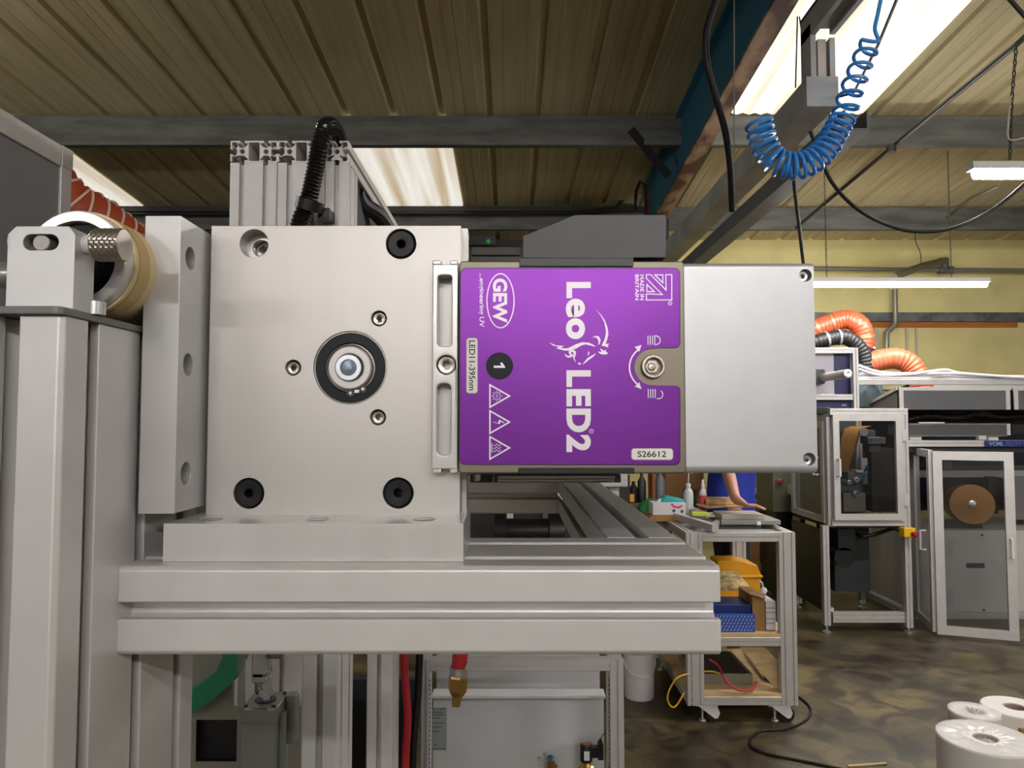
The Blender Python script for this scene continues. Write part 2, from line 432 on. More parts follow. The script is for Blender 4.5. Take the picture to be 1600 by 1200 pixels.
def _sky(name, k):
    SKYM = bpy.data.materials.new(name); SKYM.use_nodes = True
    nt = SKYM.node_tree; N = nt.nodes; K = nt.links; p = N['Principled BSDF']
    tc = N.new('ShaderNodeTexCoord'); mp = N.new('ShaderNodeMapping'); mp.inputs['Scale'].default_value = (5, .16, 1)
    K.new(tc.outputs['Object'], mp.inputs[0])
    n = N.new('ShaderNodeTexNoise'); n.inputs['Scale'].default_value = 1.6; n.inputs['Detail'].default_value = 4; n.inputs['Distortion'].default_value = .08
    K.new(mp.outputs[0], n.inputs['Vector'])
    c = N.new('ShaderNodeValToRGB'); K.new(n.outputs[0], c.inputs[0])
    e = c.color_ramp.elements; e[0].position = .3; e[0].color = L((196, 172, 130)); e[1].position = .56; e[1].color = L((250, 246, 236))  # tan streaks: stains, plus shading of the corrugations painted into the glow
    K.new(c.outputs[0], p.inputs['Emission Color']); p.inputs['Emission Strength'].default_value = SKY * k
    K.new(c.outputs[0], p.inputs['Base Color']); p.inputs['Roughness'].default_value = .5
    return SKYM
SKYA, SKYB = _sky('daylit_roof_light', .92), _sky('dim_stained_roof_light', .62)  # both have the same streaks, the second only glows less
for i, (x0, x1, y0, y1) in enumerate(SKYS):
    n = 14; vs = []; 
    for y in (y0, y1):
        for k in range(n * 2 + 1):
            x = x0 + (x1 - x0) * k / (2 * n); vs.append((x, y, zr(y) - .006 - (.014 if k % 2 else 0)))
    for y in (y0, y1):
        vs += [(x1, y, zr(y) + .004), (x0, y, zr(y) + .004)]
    m = n * 2 + 1
    fs = [(k, k + 1, m + k + 1, m + k) for k in range(2 * n)] + [(2 * m, 2 * m + 1, 2 * m + 3, 2 * m + 2)]
    struct('window_%d' % (i + 1), MB().add(vs, fs), SKYA if i == 0 else SKYB, 'corrugated translucent roof light letting in daylight', smooth=0)
# purlins: cold-rolled channels under the sheets
PURM = mat('purlin_galvanised', (88, 88, 84), .55, .3, .15, 4, 0, (.6, 3, 3), rgb2=(104, 104, 100))
XA = 1.18
for y in PUR:
    mb = MB(); z = zr(y); h = .205
    mb.prism([(0, 0), (.06, 0), (.06, -.02), (.057, -.02), (.057, -.003), (.003, -.003), (.003, -h + .003), (.057, -h + .003), (.057, -h + .02), (.06, -h + .02), (.06, -h), (0, -h)], (XL, y, z - .022), (0, 1, 0), (0, 0, 1), (1, 0, 0), XR - XL)
    part('purlin', mb, PURM, ceil, smooth=0)
# rafter: blue painted I beam with a rusty lower flange, seen from below
RAFB = mat('faded_blue_paint', (62, 132, 160), .5, .05, .15, 3, 0, None, rgb2=(52, 112, 146))
RUST = mat('rust_brown_primer', (112, 72, 52), .6, .05, .3, 5, 0, (1.5, .6, 1), rgb2=(170, 140, 108), edge=(.42, .58))
DARKST = mat('dark_painted_steel', (46, 44, 44), .5, .2, .1, 4)
mb = MB(); ya, yb = YB, 6.4
def raf(x0, x1, za, zb): return slope_box(mb, x0, x1, ya, yb, za, zb)
raf(XA - .006, XA + .006, -.46, -.03); raf(XA - .05, XA + .05, -.04, -.025)
rb = part('roof_beam', mb, RAFB, ceil, 'faded blue steel rafter', smooth=0)
mb = MB(); raf(XA - .052, XA + .052, -.475, -.46)
part('flange', mb, RUST, rb, 'rust brown lower flange', smooth=0)
# post and brace at the rafter
mb = MB(); xp = W(1030, 300, 6.2).x
mb.box(xp - .05, 6.2, 0, xp + .08, 6.215, W(800, 262, 6.2).z).box(xp + .005, 6.215, 0, xp + .015, 6.36, W(800, 262, 6.2).z).box(xp - .05, 6.36, 0, xp + .08, 6.375, W(800, 262, 6.2).z)
pst = part('post', mb, DARKST, ceil, 'dark steel post under the rafter', smooth=0)
mb = MB().box(xp - .085, 6.18, 0, xp - .05, 6.38, W(800, 268, 6.2).z)
part('cover_strip', mb, mat('orange_brown_paint', (150, 84, 46), .55, 0, .12, 4), pst, 'orange brown edge strip', smooth=0)
a, b = W(986, 202, 4.98), W(1045, 275, 5.05)
part('brace', MB().bar(a, b, .008, .06).bar(a + Vector((0, .03, 0)), b + Vector((0, .03, 0)), .06, .008), DARKST, ceil, 'slanting angle brace', smooth=0)
# wall rail, cables and pipes on the yellow wall
Yp = YW - .16
def solo_tube(name, path, r, m, label, cat, group=None, n=10):
    return solo(name, MB().tube(path, r, n), m, label, cat, group)
mb = MB(); za, zb = W(800, 502, YW - .1).z, W(800, 488, YW - .1).z
mb.prism([(0, 0), (.1, 0), (.1, .02), (.012, .02), (.012, zb - za - .02), (.1, zb - za - .02), (.1, zb - za), (0, zb - za)], (1.9, YW - .1, za), (0, 1, 0), (0, 0, 1), (1, 0, 0), XR - 1.9)
solo('wall_rail', mb, GALV, 'galvanised steel channel rail running along the yellow wall', 'rail', smooth=0)
mb = MB().box(W(1350, 506, YW - .03).x, YW - .03, W(800, 512, YW).z, W(1590, 506, YW - .03).x, YW, W(800, 503, YW).z)
solo('timber_batten', mb, mat('orange_brown_timber', (188, 112, 50), .6, 0, .12, 5, 0, (1, 8, 8)), 'orange brown timber batten under the wall rail', 'batten', smooth=0)
# pipework
t = thing('conduit_pipe', 'galvanised conduit pipe along the yellow wall with drop and elbow', 'pipe', W(1398, 420, Yp))
PIPE = mat('galvanised_pipe', (150, 148, 136), .4, .5, .06, 8)
part('pipe', MB().tube([W(1180, 419, Yp), W(1475, 422, Yp), W(1640, 423, Yp)], .022, 12), PIPE, t)
part('pipe', MB().tube([W(1398, 452, Yp), W(1399, 500, Yp), W(1398, 508, Yp), W(1390, 515, Yp), W(1385, 520, Yp), W(1385, 560, Yp)], .027, 12), PIPE, t)
part('tee_fitting', MB().cyl(W(1466, 422, Yp), W(1488, 422, Yp), .04).cyl(W(1476, 424, Yp), W(1476, 404, Yp), .038).cyl(W(1476, 408, Yp), W(1468, 408, Yp), .036), GALV, t)
part('pipe', MB().tube([W(1477, 407, Yp), W(1440, 416, Yp - .5), W(1396, 433, Yp - 1.0)], .034, 12), mat('dull_pipe', (124, 120, 98), .5, .4, .06, 6), t)
for i, (x, y0, y1, w) in enumerate([(1374, 510, 545, 7), (1422, 510, 552, 4), (1437, 510, 560, 3)]):
    solo('cable_trunking', MB().pbox(x - w / 2, y0, x + w / 2, 880, YW - .02, .02), mat('pale_trunking', (196, 188, 158), .5, 0, .03, 6), ['wide pale vertical cable trunking under the wall rail', 'narrow pale trunking under the wall rail', 'thinnest pale trunking strip under the wall rail'][i], 'trunking', smooth=0)
solo('wall_poster', MB().pbox(1168, 700, 1212, 788, YW - .02, .015), mat('white_poster', (216, 222, 226), .5, 0, .03, 5), 'white wall sign board with blue diamond marks behind the person', 'sign', smooth=0)
ps = bpy.data.objects['wall_poster']; 
for x, y in ((1182, 776), (1200, 775)):
    mb = MB(); poly_px(mb, [(x - 4, y), (x, y - 5), (x + 4, y), (x, y + 5)], YW - .022)
    o = bake('diamond_mark', mb, mat('blue_ink', (40, 70, 150), .5, 0, .05, 9), ps.location, 0); o.parent = ps
mb = MB(); mb.pbox(1171, 742, 1211, 746, YW - .024, .003)
o = bake('stripe', mb, mat('pale_blue_ink', (140, 190, 220), .5, 0, .05, 9), ps.location, 0); o.parent = ps
mb = MB(); mb.pbox(1171, 749, 1211, 762, YW - .024, .003)
o = bake('stripe', mb, mat('yellow_ink', (206, 186, 90), .5, 0, .05, 9), ps.location, 0); o.parent = ps
# emergency light fitting under the eaves of the grey wall
t = thing('emergency_light', 'grey emergency light box with a green indicator on the grey wall', 'light', W(754, 384, YW - .1))
part('housing', MB().pbox(733, 364, 774, 382, YW - .13, .1), mat('grey_fitting', (128, 128, 132), .5, 0, .04, 9), t, bev=.01)
part('indicator', MB().lathe([(.022, 0), (.02, .012), (0, .016)], W(763, 377, YW - .13), (0, -1, 0), 12), mat('green_indicator', (40, 120, 60), .4, 0, .02, 9, emit=(60, 200, 90), strength=.25), t)
solo('wall_cabinet', MB().pbox(737, 386, 812, 398, YW - .12, .1).pbox(737, 401, 812, 470, YW - .12, .1), mat('grey_wall_cabinet', (120, 118, 114), .5, 0, .04, 5), 'pale grey wall cabinet seen over the black block', 'cabinet', smooth=0)
mb = MB(); 
mb.pbox(-400, 322, 1010, 330, 6.66, .06)
solo('cable_tray', mb, DARKST, 'dark cable tray running along the second purlin', 'tray', smooth=0)
solo_tube('wall_cable', [W(x, y, 6.63) for x, y in ((200, 335), (480, 333), (740, 334), (900, 332), (960, 326), (985, 300), (1003, 280), (1016, 262))], .016, RUB, 'black cable along the cable tray rising beside the post', 'cable')
solo_tube('looped_cable', [W(x, y, 6.1) for x, y in ((992, 330), (994, 298), (1000, 283), (1008, 290), (1009, 330), (1010, 370))], .013, RUB, 'small black cable loop beside the steel post', 'cable')
# LED battens
def batten(x0, x1, y, z, label, group=None, chains=True, roll=0, w=.026):
    t = thing('led_batten', label, 'light', ((x0 + x1) / 2, y, z), group)
    part('body', MB().prism([(-w, .0), (w, .0), (w * .8, .032), (-w * .8, .032)], (x0, y, z), (0, 1, 0), (0, 0, 1), (1, 0, 0), x1 - x0), LEDBODY, t, smooth=0)
    pr = [(w * math.cos(a) , -.038 * math.sin(a)) for a in [math.pi * k / 8 for k in range(9)]]
    part('diffuser', MB().prism(pr, (x0 + .02, y, z - .001), (0, 1, 0), (0, 0, 1), (1, 0, 0), x1 - x0 - .04), LED, t, 'lit tube')
    if chains:
        for xc in (x0 + .28, x1 - .28):
            mb = MB(); zt = zr(y) - .02; n = int((zt - z - .045) / .022)
            for k in range(n):
                c = Vector((xc, y, z + .05 + k * .022)); u = Vector((1, 0, 0)) if k % 2 else Vector((0, 1, 0))
                mb.tube([c + u * .005 * math.cos(q) + Vector((0, 0, .014 * math.sin(q))) for q in [2 * math.pi * j / 6 for j in range(6)]], .0022, 4, closed=True)
            part('chain', mb, GALVD, t)
    return t
zA = W(1560, 266, 3.05).z; zB = W(1410, 441, 5.5).z
batten(W(1516, 275, 3.05).x, W(1516, 275, 3.05).x + 1.5, 3.05, zA, 'lit batten lamp on a chain near the sloping conduit', 'batten lamps over the machines')
batten(W(1545, 445, 5.5).x - 1.5, W(1545, 445, 5.5).x, 5.5, zB, 'lit batten lamp hanging in front of the yellow wall', 'batten lamps over the machines')
for i, (x, y, z) in enumerate([(.2, -2.5, 2.75), (2.9, -1.8, 2.75), (-1.7, -4.6, 2.75), (-4.4, -4.9, 2.75), (-.05, -6.1, 2.72), (-4.2, 2.2, 2.9), (4.6, .8, 2.75)]):  # battens out of view, added and placed for the light they give
    batten(x, x + 1.5, y, z, 'unseen lit batten lamp added to light the scene', 'unseen batten lamps added for their light', False)
# ================================================================== FOREGROUND MACHINE
D0 = .352                                     # front of the cross beam
ZT = W(800, 885, D0).z                        # top of the machine frame
UH, UD = .0416, .0436
XBL, XBR = -.1862, W(1126.5, 950, D0).x
fr = thing('profile_gantry', 'satin aluminium profile machine frame carrying the lamp unit', 'frame', (-.05, .42, 0))
mb = MB(); prof(mb, XBL, D0, ZT - UH, XBR, D0 + 2 * UD, ZT, 'x', 2, 1, .0078, True, r=.002)
part('front_beam', mb, ALU, fr, bev=.0006)
mb = MB(); prof(mb, XBR - UD, D0 + 2 * UD, ZT - UH, XBR, .88 + UD, ZT, 'y', 1, 1, .0078, True)
part('side_beam', mb, ALU, fr, bev=.0004)
mb = MB(); prof(mb, XBL, .88, ZT - UH, XBR - UD, .88 + UD, ZT, 'x', 1, 1, .0078, True)
part('rear_beam', mb, ALU, fr, bev=.0004)
# near post: three units deep, two wide
XC = -.186; ZC = W(100, 492, .3035).z
mb = MB(); prof(mb, XC - .09, .3035, 0, XC, .3035 + .135, ZC, 'z', 2, 3, .0085, True, r=.002)
part('near_post', mb, ALU, fr, bev=.0005)
# posts seen below the beam
for y0, d, h in ((.94, .105, .045), (1.36, .11, .045)):
    x1 = -.2185
    mb = MB(); prof(mb, x1 - h, y0, 0, x1, y0 + 2 * h, ZT - .03, 'z', 1, 2, .0085, True)
    part('inner_post', mb, ALU, fr)
ZI = ZT - .03
mb = MB(); prof(mb, -1.2, 1.5, ZT - .10, -.22, 1.545, ZT - .055, 'x', 1, 1, .0085)
part('inner_rail', mb, ALU, fr)
# cap plate on the near post
cp = MB(); cp.mesh(curve_mesh(rrect(XC - .105, .300, XC + .0012, .46, .004), [], .0032, .0004), frame_m((0, 0, ZC + .0016), (1, 0, 0), (0, 1, 0)))
part('cap_plate', cp, mat('grey_cap_plate', (120, 120, 120), .45, .3, .04, 30), fr, 'grey painted cap plate')
bl = MB(); bl.lathe([(.0042, 0), (.0042, .0058), (.0036, .0064), (.0022, .0064), (.0022, .003), (0, .003)], (W(149, 488, .326).x, .326, ZC + .0032), (0, 0, 1), 24)
part('cap_screw', bl, STEEL, fr)
# ---------------- lower plate
zl0, zl1 = W(500, 878, .363).z, W(500, 818, .363).z
xl0, xl1 = W(255, 848, .363).x, W(724, 848, .363).x
hol = [(W(px, 812, .379).x, .379) for px in (330, 497, 663)]
mp = thing('mounting_bracket', 'machined aluminium bracket with bearing plate bolted on the frame beam', 'bracket', (-.1, .4, zl0))
mb = MB(); mb.mesh(curve_mesh([(xl0, .363), (xl1, .363), (xl1, .4245), (xl0, .4245)], [circ(x, y, .0042, 24) for x, y in hol], zl1 - zl0, .0004), frame_m((0, 0, (zl0 + zl1) / 2), (1, 0, 0), (0, 1, 0)))
lp = part('foot_plate', mb, MILL, mp)
for x, y in hol:
    part('countersunk_screw', MB().lathe([(.0058, .0004), (.0056, .0006), (.0036, -.0004), (.0018, -.0006), (0, -.0012)], (x, y, zl1 - .0003), (0, 0, 1), 24), STEEL, mp)
# ---------------- side plate with three counterbored holes in its flank
xs0, xs1 = -.1832, W(278, 570, .363).x
zs0, zs1 = W(250, 802.5, .363).z, W(250, 337.5, .363).z
ys1 = .4035
hz = [(.3748, W(291, 404, .3748).z), (.3748, W(285, 570, .3748).z), (.3748, W(282, 740, .3748).z)]
def yz_m(x): return Matrix(((0, 0, 1, x), (1, 0, 0, 0), (0, 1, 0, 0), (0, 0, 0, 1)))
mb = MB(); mb.mesh(curve_mesh([(.363, zs0), (ys1, zs0), (ys1, zs1), (.363, zs1)], [circ(a, b, .0058, 28) for a, b in hz], xs1 - xs0, .0004), yz_m((xs0 + xs1) / 2))
part('side_plate', mb, SAW, mp)
for a, b in hz:
    part('counterbore', MB().lathe([(.0059, 0), (.0059, -.008), (.0034, -.008), (.0034, -.0125), (0, -.0125)], (xs1 - .0003, a, b), (1, 0, 0), 28, True), MILL, mp)
# ---------------- main plate
DM = .395
xm0, xm1 = W(326, 570, DM).x, W(719.5, 570, DM).x
zm0, zm1 = zl1 - .0002, W(520, 352.5, DM).z
def at(px, py): p = W(px, py, DM); return (p.x, p.z)
PX = DM / F * 1.005
XZ = Matrix(((1, 0, 0, 0), (0, 0, 1, 0), (0, 1, 0, 0), (0, 0, 0, 1)))
def xz_m(y): return Matrix(((1, 0, 0, 0), (0, 0, 1, y), (0, 1, 0, 0), (0, 0, 0, 1)))
big = [(626.5, 381), (388.5, 771), (622, 770.5)]; sml = [(592, 497.5), (458, 574.5), (590.5, 652)]
holes = [circ(*at(397, 380.5), 22.5 * PX, 40)] + [circ(*at(*p), 23.8 * PX, 40) for p in big] + [circ(*at(*p), 12.2 * PX, 28) for p in sml] + [circ(*at(547, 574.5), 57 * PX, 64)]
mb = MB(); mb.mesh(curve_mesh([(xm0, zm0), (xm1, zm0), (xm1, zm1), (xm0, zm1)], holes, .016, .0003), xz_m(DM + .008))
part('bearing_plate', mb, PLATE, mp)
# backing plate, just wider than the bearing plate
xb1 = W(730, 570, .412).x
mb = MB(); mb.mesh(curve_mesh([(xm0 + .002, W(800, 800, .42).z), (xb1, W(800, 800, .42).z), (xb1, W(800, 357, .412).z), (xm0 + .002, W(800, 357, .412).z)], [circ(*at(402, 386), 15.5 * PX, 32)], .012, .0003), xz_m(.4175))
part('backing_plate', mb, PLATE, mp)
mb = MB().lathe([(.0079, 0), (.0079, .001), (.0048, .001), (.0048, .010)], (at(397, 380.5)[0], DM + .0065, at(397, 380.5)[1]), (0, 1, 0), 32)
# stepped seat of the open counterbore: a ring the screw would sit on
mb = MB(); mb.mesh(curve_mesh(circ(*at(397, 380.5), 22.6 * PX, 40), [circ(*at(398.5, 381.5), 14.2 * PX, 32)], .005, 0), xz_m(DM + .0125))
part('counterbore_seat', mb, MILL, mp)
def cap_screw(name, px, py, Y, r, m, parent, sock=.5, rec=.0, n=36, hexr=.36, h=.004, lift=0):
    """socket head seen from the front, crown at distance Y"""
    p = W(px, py, Y); y = Y
    mb = MB()
    ch = r * .1
    # head as rings with a hexagonal socket
    rings = []
    for rr, yy in ((r, y + h), (r, y + ch), (r - ch, y), (r * sock, y)):
        rings.append([(p.x + rr * math.cos(2 * math.pi * k / n), yy, p.z + rr * math.sin(2 * math.pi * k / n)) for k in range(n)])
    hx = []
    for k in range(n):
        a = 2 * math.pi * k / n; q = (a % (math.pi / 3)) - math.pi / 6
        rr = r * hexr * math.cos(math.pi / 6) / math.cos(q); hx.append((rr * math.cos(a + .26), rr * math.sin(a + .26)))
    rings.append([(p.x + a, y + .0002, p.z + b) for a, b in hx])
    rings.append([(p.x + a, y + h * .8, p.z + b) for a, b in hx])
    vs = sum(rings, []); fs = []
    for i in range(len(rings) - 1):
        for k in range(n): fs.append((i * n + k, i * n + (k + 1) % n, (i + 1) * n + (k + 1) % n, (i + 1) * n + k))
    fs.append(tuple((len(rings) - 1) * n + k for k in range(n)))
    mb.add(vs, fs)
    return part(name, mb, m, parent)
for p in big: cap_screw('socket_screw', p[0], p[1], DM + .0012, 22 * PX, BLK, mp, h=.014)
for p in sml:
    cap_screw('small_socket_screw', p[0] + .6, p[1] + .5, DM + .003, 10.2 * PX, DSTEEL, mp, h=.012, hexr=.45, sock=.6)
# bearing: dark seal ring, inner ring, circlip, shaft end with a centre hole
bx, bz = at(547, 574.5)
def ring(r0, r1, ya, yb, m, name, label=None, n=64, cx=bx, cz=bz, par=None, ch=0):
    mb = MB(); pr = [(r1, yb), (r1, ya + ch), (r1 - ch, ya), (r0 + ch, ya), (r0, ya + ch), (r0, yb)] if r0 > 0 else [(r1, yb), (r1, ya + ch), (r1 - ch, ya), (0, ya)]
    mb.lathe([(r, y) for r, y in pr], (cx, 0, cz), (0, 1, 0), n, r0 > 0)
    return part(name, mb, m, par or mp, label)
ring(54.5 * PX, 56.8 * PX, DM + .0008, DM + .012, DSTEEL, 'outer_ring', ch=.0002)
ring(39 * PX, 55 * PX, DM + .0012, DM + .012, SEAL, 'bearing_seal', 'blue-black rubber bearing seal', ch=.0003)
ring(34 * PX, 39 * PX, DM + .0022, DM + .012, DSTEEL, 'inner_ring', ch=.0004)
bx, bz = at(545.5, 574.5)
ring(21 * PX, 34 * PX, DM - .0012, DM + .012, PLATE, 'shaft_shoulder', ch=.0007)
mb = MB().lathe([(20.5 * PX, .012), (20.5 * PX, -.0012), (19.6 * PX, -.002), (13 * PX, -.002), (12.6 * PX, -.0016), (12.6 * PX, .002), (0, .0075)], (bx, DM, bz), (0, 1, 0), 48)
part('shaft_end', mb, mat('bright_zinc_shaft', (206, 214, 224), .3, .85, .04, 40), mp)
# circlip: split ring with two lugs
mb = MB(); aa = [math.radians(-60 + 330 * q / 44) for q in range(45)]
pts = [(bx + 37 * PX * math.cos(a), bz + 37 * PX * math.sin(a)) for a in aa] + [(bx + 35 * PX * math.cos(a), bz + 35 * PX * math.sin(a)) for a in aa[::-1]]
mb.prism(pts, (0, DM + .0006, 0), (1, 0, 0), (0, 0, 1), (0, 1, 0), .001)
lug = [(bx + 39.5 * PX * math.cos(math.radians(g)), bz + 39.5 * PX * math.sin(math.radians(g))) for g in (-87, -57)]
for q in lug: mb.mesh(curve_mesh(circ(q[0], q[1], 5.8 * PX, 20), [circ(q[0], q[1], 2.5 * PX, 14)], .001, 0), xz_m(DM + .0006))
part('circlip', mb, mat('dark_spring_steel', (70, 66, 66), .35, .5, .05, 40), mp, 'steel circlip with two eyes')
mb = MB()  # bright discs stand in for highlights in the eyes; block for bright gap metal
for q in lug: mb.lathe([(2.5 * PX, .0004), (2.4 * PX, 0), (0, 0)], (q[0], DM + .0003, q[1]), (0, 1, 0), 14)
g = math.radians(-72); mb.box(bx + 38.5 * PX * math.cos(g) - 3.4 * PX, DM + .0004, bz + 38.5 * PX * math.sin(g) - 2.4 * PX, bx + 38.5 * PX * math.cos(g) + 3.4 * PX, DM + .001, bz + 38.5 * PX * math.sin(g) + 2.4 * PX)
part('circlip_gap_glints', mb, mat('bright_zinc_shaft'  , (206, 214, 224)), mp)

# ================================================================== THE LAMP UNIT
DL = .383
def px2(px, py, Y=DL): p = W(px, py, Y); return (p.x, p.z)
lamp = thing('lamp_unit', 'LED curing lamp unit with purple label plate and silver cover', 'lamp', W(900, 740, .5))
PL = DL / F * 1.005
# end plate and body behind it
o2 = [px2(716, 739.5), px2(1068.5, 739.5), px2(1068.5, 407.5), px2(716, 407.5)]
def rr_px(x0, y0, x1, y1, r, Y): a = W(x0, y1, Y); b = W(x1, y0, Y); return rrect(a.x, a.z, b.x, b.z, r * Y / F)
mb = MB(); mb.mesh(curve_mesh(rr_px(716, 407.5, 1069, 740, 7, DL), [], .008, .0008), xz_m(DL + .004))
ep = part('end_plate', mb, BRONZE, lamp, 'bronze anodised end plate')
mb = MB(); a = W(722, 736, DL); b = W(1262, 412, DL)
mb.prism(rrect(a.x, a.z, b.x, b.z, .004), (0, DL + .008, 0), (1, 0, 0), (0, 0, 1), (0, 1, 0), .5)
part('lamp_body', mb, BRONZE, lamp)
# silver cover with two recessed screws
hs = [(1259, 430), (1265, 717.5)]
a = W(1070.5, 740, DL); b = W(1276, 410, DL); cx0 = W(1070.5, 570, DL).x; cx1 = W(1275, 570, DL).x
RT, RB = .0028, .0038
mb = MB(); mb.mesh(curve_mesh([(cx0, a.z + RB), (cx1, a.z + RB), (cx1, b.z - RT), (cx0, b.z - RT)], [circ(*px2(x, y), 10 * PL, 32) for x, y in hs], .02, 0), xz_m(DL + .0105))
for zc_, R_, sg_ in ((b.z - RT, RT, 1), (a.z + RB, RB, -1)):
    q = [(DL + .0005 + R_ - R_ * math.cos(math.radians(9 * k)), zc_ + sg_ * R_ * math.sin(math.radians(9 * k))) for k in range(11)] + [(DL + .0205, zc_ + sg_ * R_), (DL + .0205, zc_)]
    mb.prism(q, (cx0, 0, 0), (0, 1, 0), (0, 0, 1), (1, 0, 0), cx1 - cx0)
sc = part('cover', mb, SILVER, lamp, 'satin silver end cover')
mb = MB().box(W(1069, 570, DL).x, DL + .002, a.z + .001, W(1071.5, 570, DL).x, DL + .01, b.z - .001)
part('joint_gasket', mb, BLKP, lamp, 'black joint line')
for x, y in hs:
    cx, cz = px2(x, y)
    part('screw_recess', MB().lathe([(10.1 * PL, 0), (10.1 * PL, .006), (0, .006)], (cx, DL + .0008, cz), (0, 1, 0), 32, True), SILVER, lamp)
    o = cap_screw('cover_screw', x - 4.5, y + 2, DL + .002, 8 * PL, STEEL, lamp, hexr=.42, sock=.6, h=.005)
# black top block
def blk(pts, y0, d): 
    return MB().prism([px2(x, y, y0) for x, y in pts], (0, y0, 0), (1, 0, 0), (0, 0, 1), (0, 1, 0), d)
mb = blk([(817, 403), (817, 369), (898, 335.5), (1040.5, 335.5), (1040.5, 402.5), (990, 402.5), (990, 404)], DL - .001, .2)
tb = part('top_block', mb, NYLON, lamp, 'black chamfered plastic block', bev=.0012, smooth=0)
mb = blk([(811.5, 416), (811.5, 402.8), (990, 402.8), (990, 416)], DL - .0016, .006)
part('block_foot', mb, NYLON, lamp, bev=.0003, smooth=0)
mb = blk([(990, 408), (990, 402.5), (1038, 402.5), (1038, 408)], DL + .006, .1)
part('block_shadow_gap', mb, BLKP, lamp, smooth=0)
mb = blk([(810, 740.5), (810, 731), (991.5, 731), (991.5, 740.5)], DL - .0006, .006)
part('lower_insert', mb, BLKP, lamp, bev=.0004, smooth=0)
# purple label with a cut-out round the lock screw
def arc(cx, cy, r, a0, a1, n=10): return [(cx + r * math.cos(math.radians(a0 + (a1 - a0) * k / n)), cy + r * math.sin(math.radians(a0 + (a1 - a0) * k / n))) for k in range(n + 1)]
lp_ = arc(730, 429.5, 10, 180, 270) + arc(1052, 429, 9.5, 270, 360) + arc(1054, 536, 8, 0, 90) + [(1022, 544)] + arc(1019, 573.5, 28.5, 268, 92, 20) + [(1022, 602)] + arc(1054, 610.5, 8, 270, 360) + arc(1052.5, 716.5, 9.5, 0, 90) + arc(729, 715, 10.5, 90, 180)
mb = MB(); mb.mesh(curve_mesh([px2(*p) for p in lp_][::-1], [], .0006, .00012), xz_m(DL - .0003))
label = part('label_plate', mb, PURPLE, lamp, 'purple metallic label plate')
YL = DL - .0007
mb = MB(); mb.mesh(curve_mesh([px2(x + (x - 890) * .006, y + (y - 573) * .006) for x, y in lp_][::-1], [], .0003, 0), xz_m(DL - .00015))
part('label_edge', mb, BLKP, lamp)
def ink(name, mb, m=WHITEINK, label_=None): return part(name, mb, m, label, label_, smooth=0)
mb = MB()
for s, x0, y0, x1, y1, of in (('L', 885, 440.5, 923.3, 466, .045), ('e', 884, 466.5, 914.3, 496, .03), ('o', 884, 497, 914.3, 530, .045), ('L', 885, 578.5, 923.3, 604.7, .045), ('E', 885, 608, 923.3, 635, .045), ('D', 885, 638.4, 923.3, 675.6, .045), ('2', 885, 679, 923.3, 706.3, .045)):
    put_text(mb, s, x0, y0, x1, y1, YL, True, of)
put_text(mb, 'R', 922.5, 672.5, 925.5, 675, YL, True); stroke(mb, circ(924, 673.6, 3.2, 14), .7, YL, True)
ink('lettering', mb)
mb = MB(); put_text(mb, 'GEW', 770, 435, 792.7, 504.3, YL, True, .035); stroke(mb, circ(782, 470, 21.2, 56, 42.2), 1.8, YL, True)
ink('lettering', mb)
mb = MB(); put_text(mb, '...engineering UV', 747.2, 427, 756.5, 511, YL, True, .014)
ink('lettering', mb)
# lion emblem (traced swooshes)
def zz(pts): return [(840 + x / 6.667, 420 + y / 6.667) for x, y in pts]
mb = MB()
for p in ([(612, 430), (660, 478), (700, 538), (728, 610), (737, 680), (724, 740), (708, 782), (745, 779), (730, 805), (740, 822), (700, 808), (664, 800), (694, 745), (706, 700), (712, 650), (696, 560), (655, 485)],
          [(648, 826), (694, 856), (714, 840), (712, 864), (733, 876), (725, 889), (690, 894), (650, 886), (626, 860), (668, 868)],
          [(565, 718), (600, 698), (638, 704), (657, 740), (650, 776), (632, 798), (636, 755), (615, 720), (590, 712)],
          [(120, 766), (190, 797), (275, 804), (238, 826), (310, 829), (350, 811), (400, 785), (465, 765), (530, 769), (580, 790), (606, 814), (560, 801), (500, 787), (452, 800), (400, 832), (340, 852), (280, 852), (192, 828), (225, 815), (160, 800)],
          [(322, 860), (350, 846), (388, 848), (401, 872), (396, 900), (384, 930), (400, 976), (378, 948), (367, 915), (373, 890), (374, 872), (352, 866), (346, 880), (368, 897), (360, 917), (320, 927), (294, 912), (277, 884), (312, 906), (342, 904), (328, 884)],
          [(527, 852), (541, 885), (516, 907), (526, 884)],
          [(612, 878), (582, 915), (542, 942), (502, 976), (464, 999), (494, 960), (518, 932), (562, 904)],
          [(418, 985), (435, 977), (452, 985), (446, 1000), (430, 996)]):
    poly_px(mb, zz(p), YL)
ink('emblem', mb, WHITEINK, 'pale lion head emblem')
